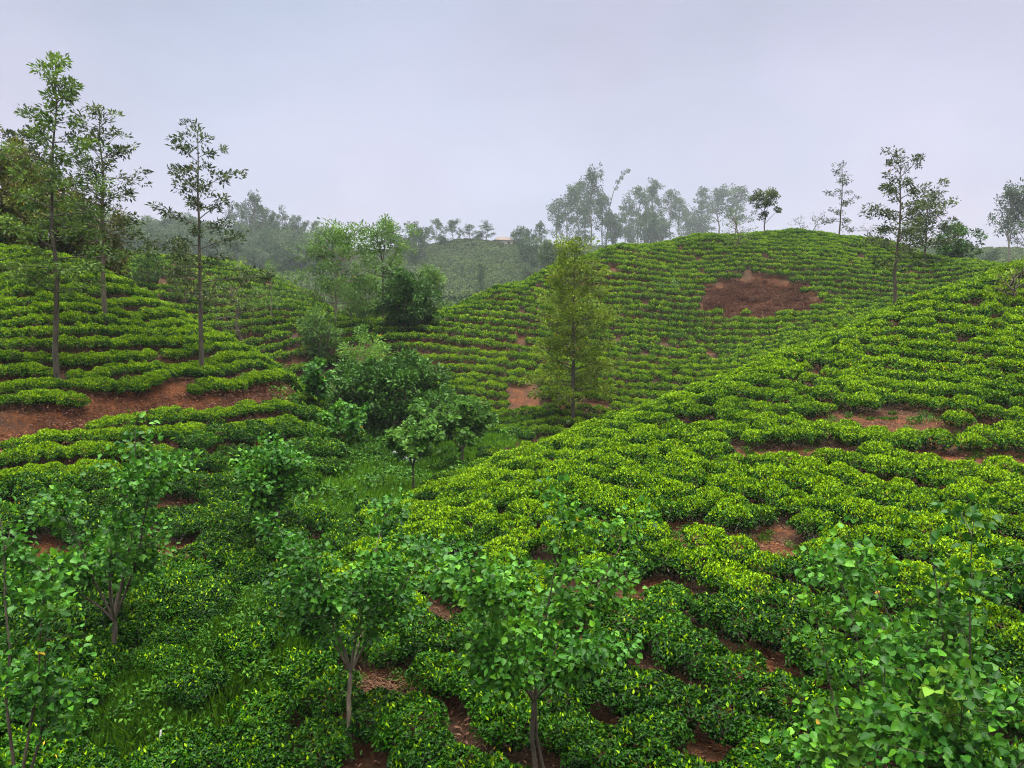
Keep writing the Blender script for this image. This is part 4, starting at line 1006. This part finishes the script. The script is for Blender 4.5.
b = on_ground(503, 393); hs = empty('ridge_house', (b[0], b[1], b[2] - .1), .25); hs.scale = (1.5, 1.5, 1.3)
tag(hs, 'small cream house with low hipped brown roof on the far misty ridge', 'house')
link('wall', box_mesh('wall', [(-2.9, -2, -.6, 2.9, 2, 2.35)], WALL), hs)
bm = bmesh.new()
lo = [bm.verts.new(c) for c in ((-3.4,-2.5,2.30),(3.4,-2.5,2.30),(3.4,2.5,2.30),(-3.4,2.5,2.30))]; hi = [bm.verts.new((-1.6,0,3.75)), bm.verts.new((1.6,0,3.75))]
for f in ((lo[0],lo[1],hi[1],hi[0]),(lo[1],lo[2],hi[1]),(lo[2],lo[3],hi[0],hi[1]),(lo[3],lo[0],hi[0]),(lo[3],lo[2],lo[1],lo[0])): bm.faces.new(f)
me = bpy.data.meshes.new('roof'); bm.to_mesh(me); bm.free(); me.materials.append(ROOF); link('roof', me, hs)
for x in (-1.8, 1.5):
    w_ = link('window', box_mesh('window', [(x - .4, -2.03, .9, x + .4, -1.99, 1.8)], GLASSD), hs)
    link('frame', box_mesh('frame', [(x - .47, -2.06, .83, x - .4, -1.99, 1.87), (x + .4, -2.06, .83, x + .47, -1.99, 1.87), (x - .4, -2.06, .83, x + .4, -1.99, .9), (x - .4, -2.06, 1.8, x + .4, -1.99, 1.87)], FRAME), w_)
link('door', box_mesh('door', [(-.55, -2.04, -.1, .35, -1.99, 1.95)], FRAME), hs)

# ------------------------------------------------------------------ the bushes one can tell apart
MARKS = [(539, 700, 9.6, 'twin-stemmed shade tree'), (346, 690, 12.2, 'Y-forked shade tree'), (97, 610, 15, 'dark-stemmed tall shade tree'), (6, 690, 9.6, 'tree at the left edge'),
         (274, 525, 22, 'slim tan-stemmed shade tree'), (985, 690, 7.6, 'tallest bottom right tree'), (882, 700, 7.9, 'thin-stemmed bottom right tree'),
         (692, 540, 18, 'small soil patch in mid slope'), (795, 461, 22.5, 'wide mid-slope soil patch'), (742, 668, 12.5, 'low soil strip at the bottom'),
         (1000, 467, 21.5, 'soil patch at the right edge'), (642, 600, 15, 'red gap beside the twin-stemmed tree'), (293, 660, 14, 'narrow red ravine cut'),
         (160, 556, 19, 'littered soil patch'), (205, 660, 15, 'ravine grass'), (167, 750, 11, 'white stake'), (372, 688, 12.5, 'straw heap')]
MW = np.array([[(m_[0] - 512) / F * m_[2], m_[2]] for m_ in MARKS])
WORDS = ['closest', 'second closest', 'third closest', 'fourth closest', 'fifth closest', 'sixth closest', 'seventh closest', 'eighth closest', 'ninth closest', 'tenth closest', 'eleventh closest', 'twelfth closest',
         'thirteenth closest', 'fourteenth closest', 'fifteenth closest', 'sixteenth closest', 'seventeenth closest', 'eighteenth closest', 'nineteenth closest', 'twentieth closest']
sets = {}
for i in pick300:
    v = MW - XY[i]; dd = np.linalg.norm(v, axis=1); k = int(dd.argmin()); dx, dy = -v[k]
    side = ('uphill behind' if dy > 0 else 'in front of') if abs(dy) > abs(dx) else ('right of' if dx > 0 else 'left of')
    sets.setdefault((k, side), []).append((dd[k], int(i)))
for (k, side), lst in sets.items():
    for n_, (_, i) in enumerate(sorted(lst)):
        o = link('tea_bush', (NEARB if UNDIMMED[i] else NEAR)[i % 5]); o.location = LOC[i]; o.rotation_euler = EUL[i]; o.scale = (SC[i],) * 3
        size = 'broad' if SC[i] > 1.12 else ('small' if SC[i] < .94 else 'clipped')
        tag(o, '%s tea bush, %s one %s the %s' % (size, WORDS[min(n_, 19)], side, MARKS[k][3]), 'tea bush', 'tea bushes on the near slope')
        link('stems', STEMS[i % 4], o)

# ------------------------------------------------------------------ mist
me = box_mesh('haze', [(-420, -140, -16, 420, 420, 62)], None) if False else None
m, nt = new_mat('mist'); out = nt.nodes.new('ShaderNodeOutputMaterial'); pv = nt.nodes.new('ShaderNodeVolumePrincipled')
pv.inputs['Color'].default_value = (.36, .40, .46, 1); pv.inputs['Density'].default_value = HAZE; pv.inputs['Anisotropy'].default_value = .1
nt.links.new(pv.outputs[0], out.inputs['Volume'])
try: m.cycles.homogeneous_volume = True
except Exception: pass
zlo = float(gz.min()) - 1.0
hz = link('haze', box_mesh('haze', [(-6100, -6100, zlo, 6100, 6100, HAZE_TOP)], m)); tag(hz, 'pale mist hanging over the far hills', 'mist', kind='stuff')
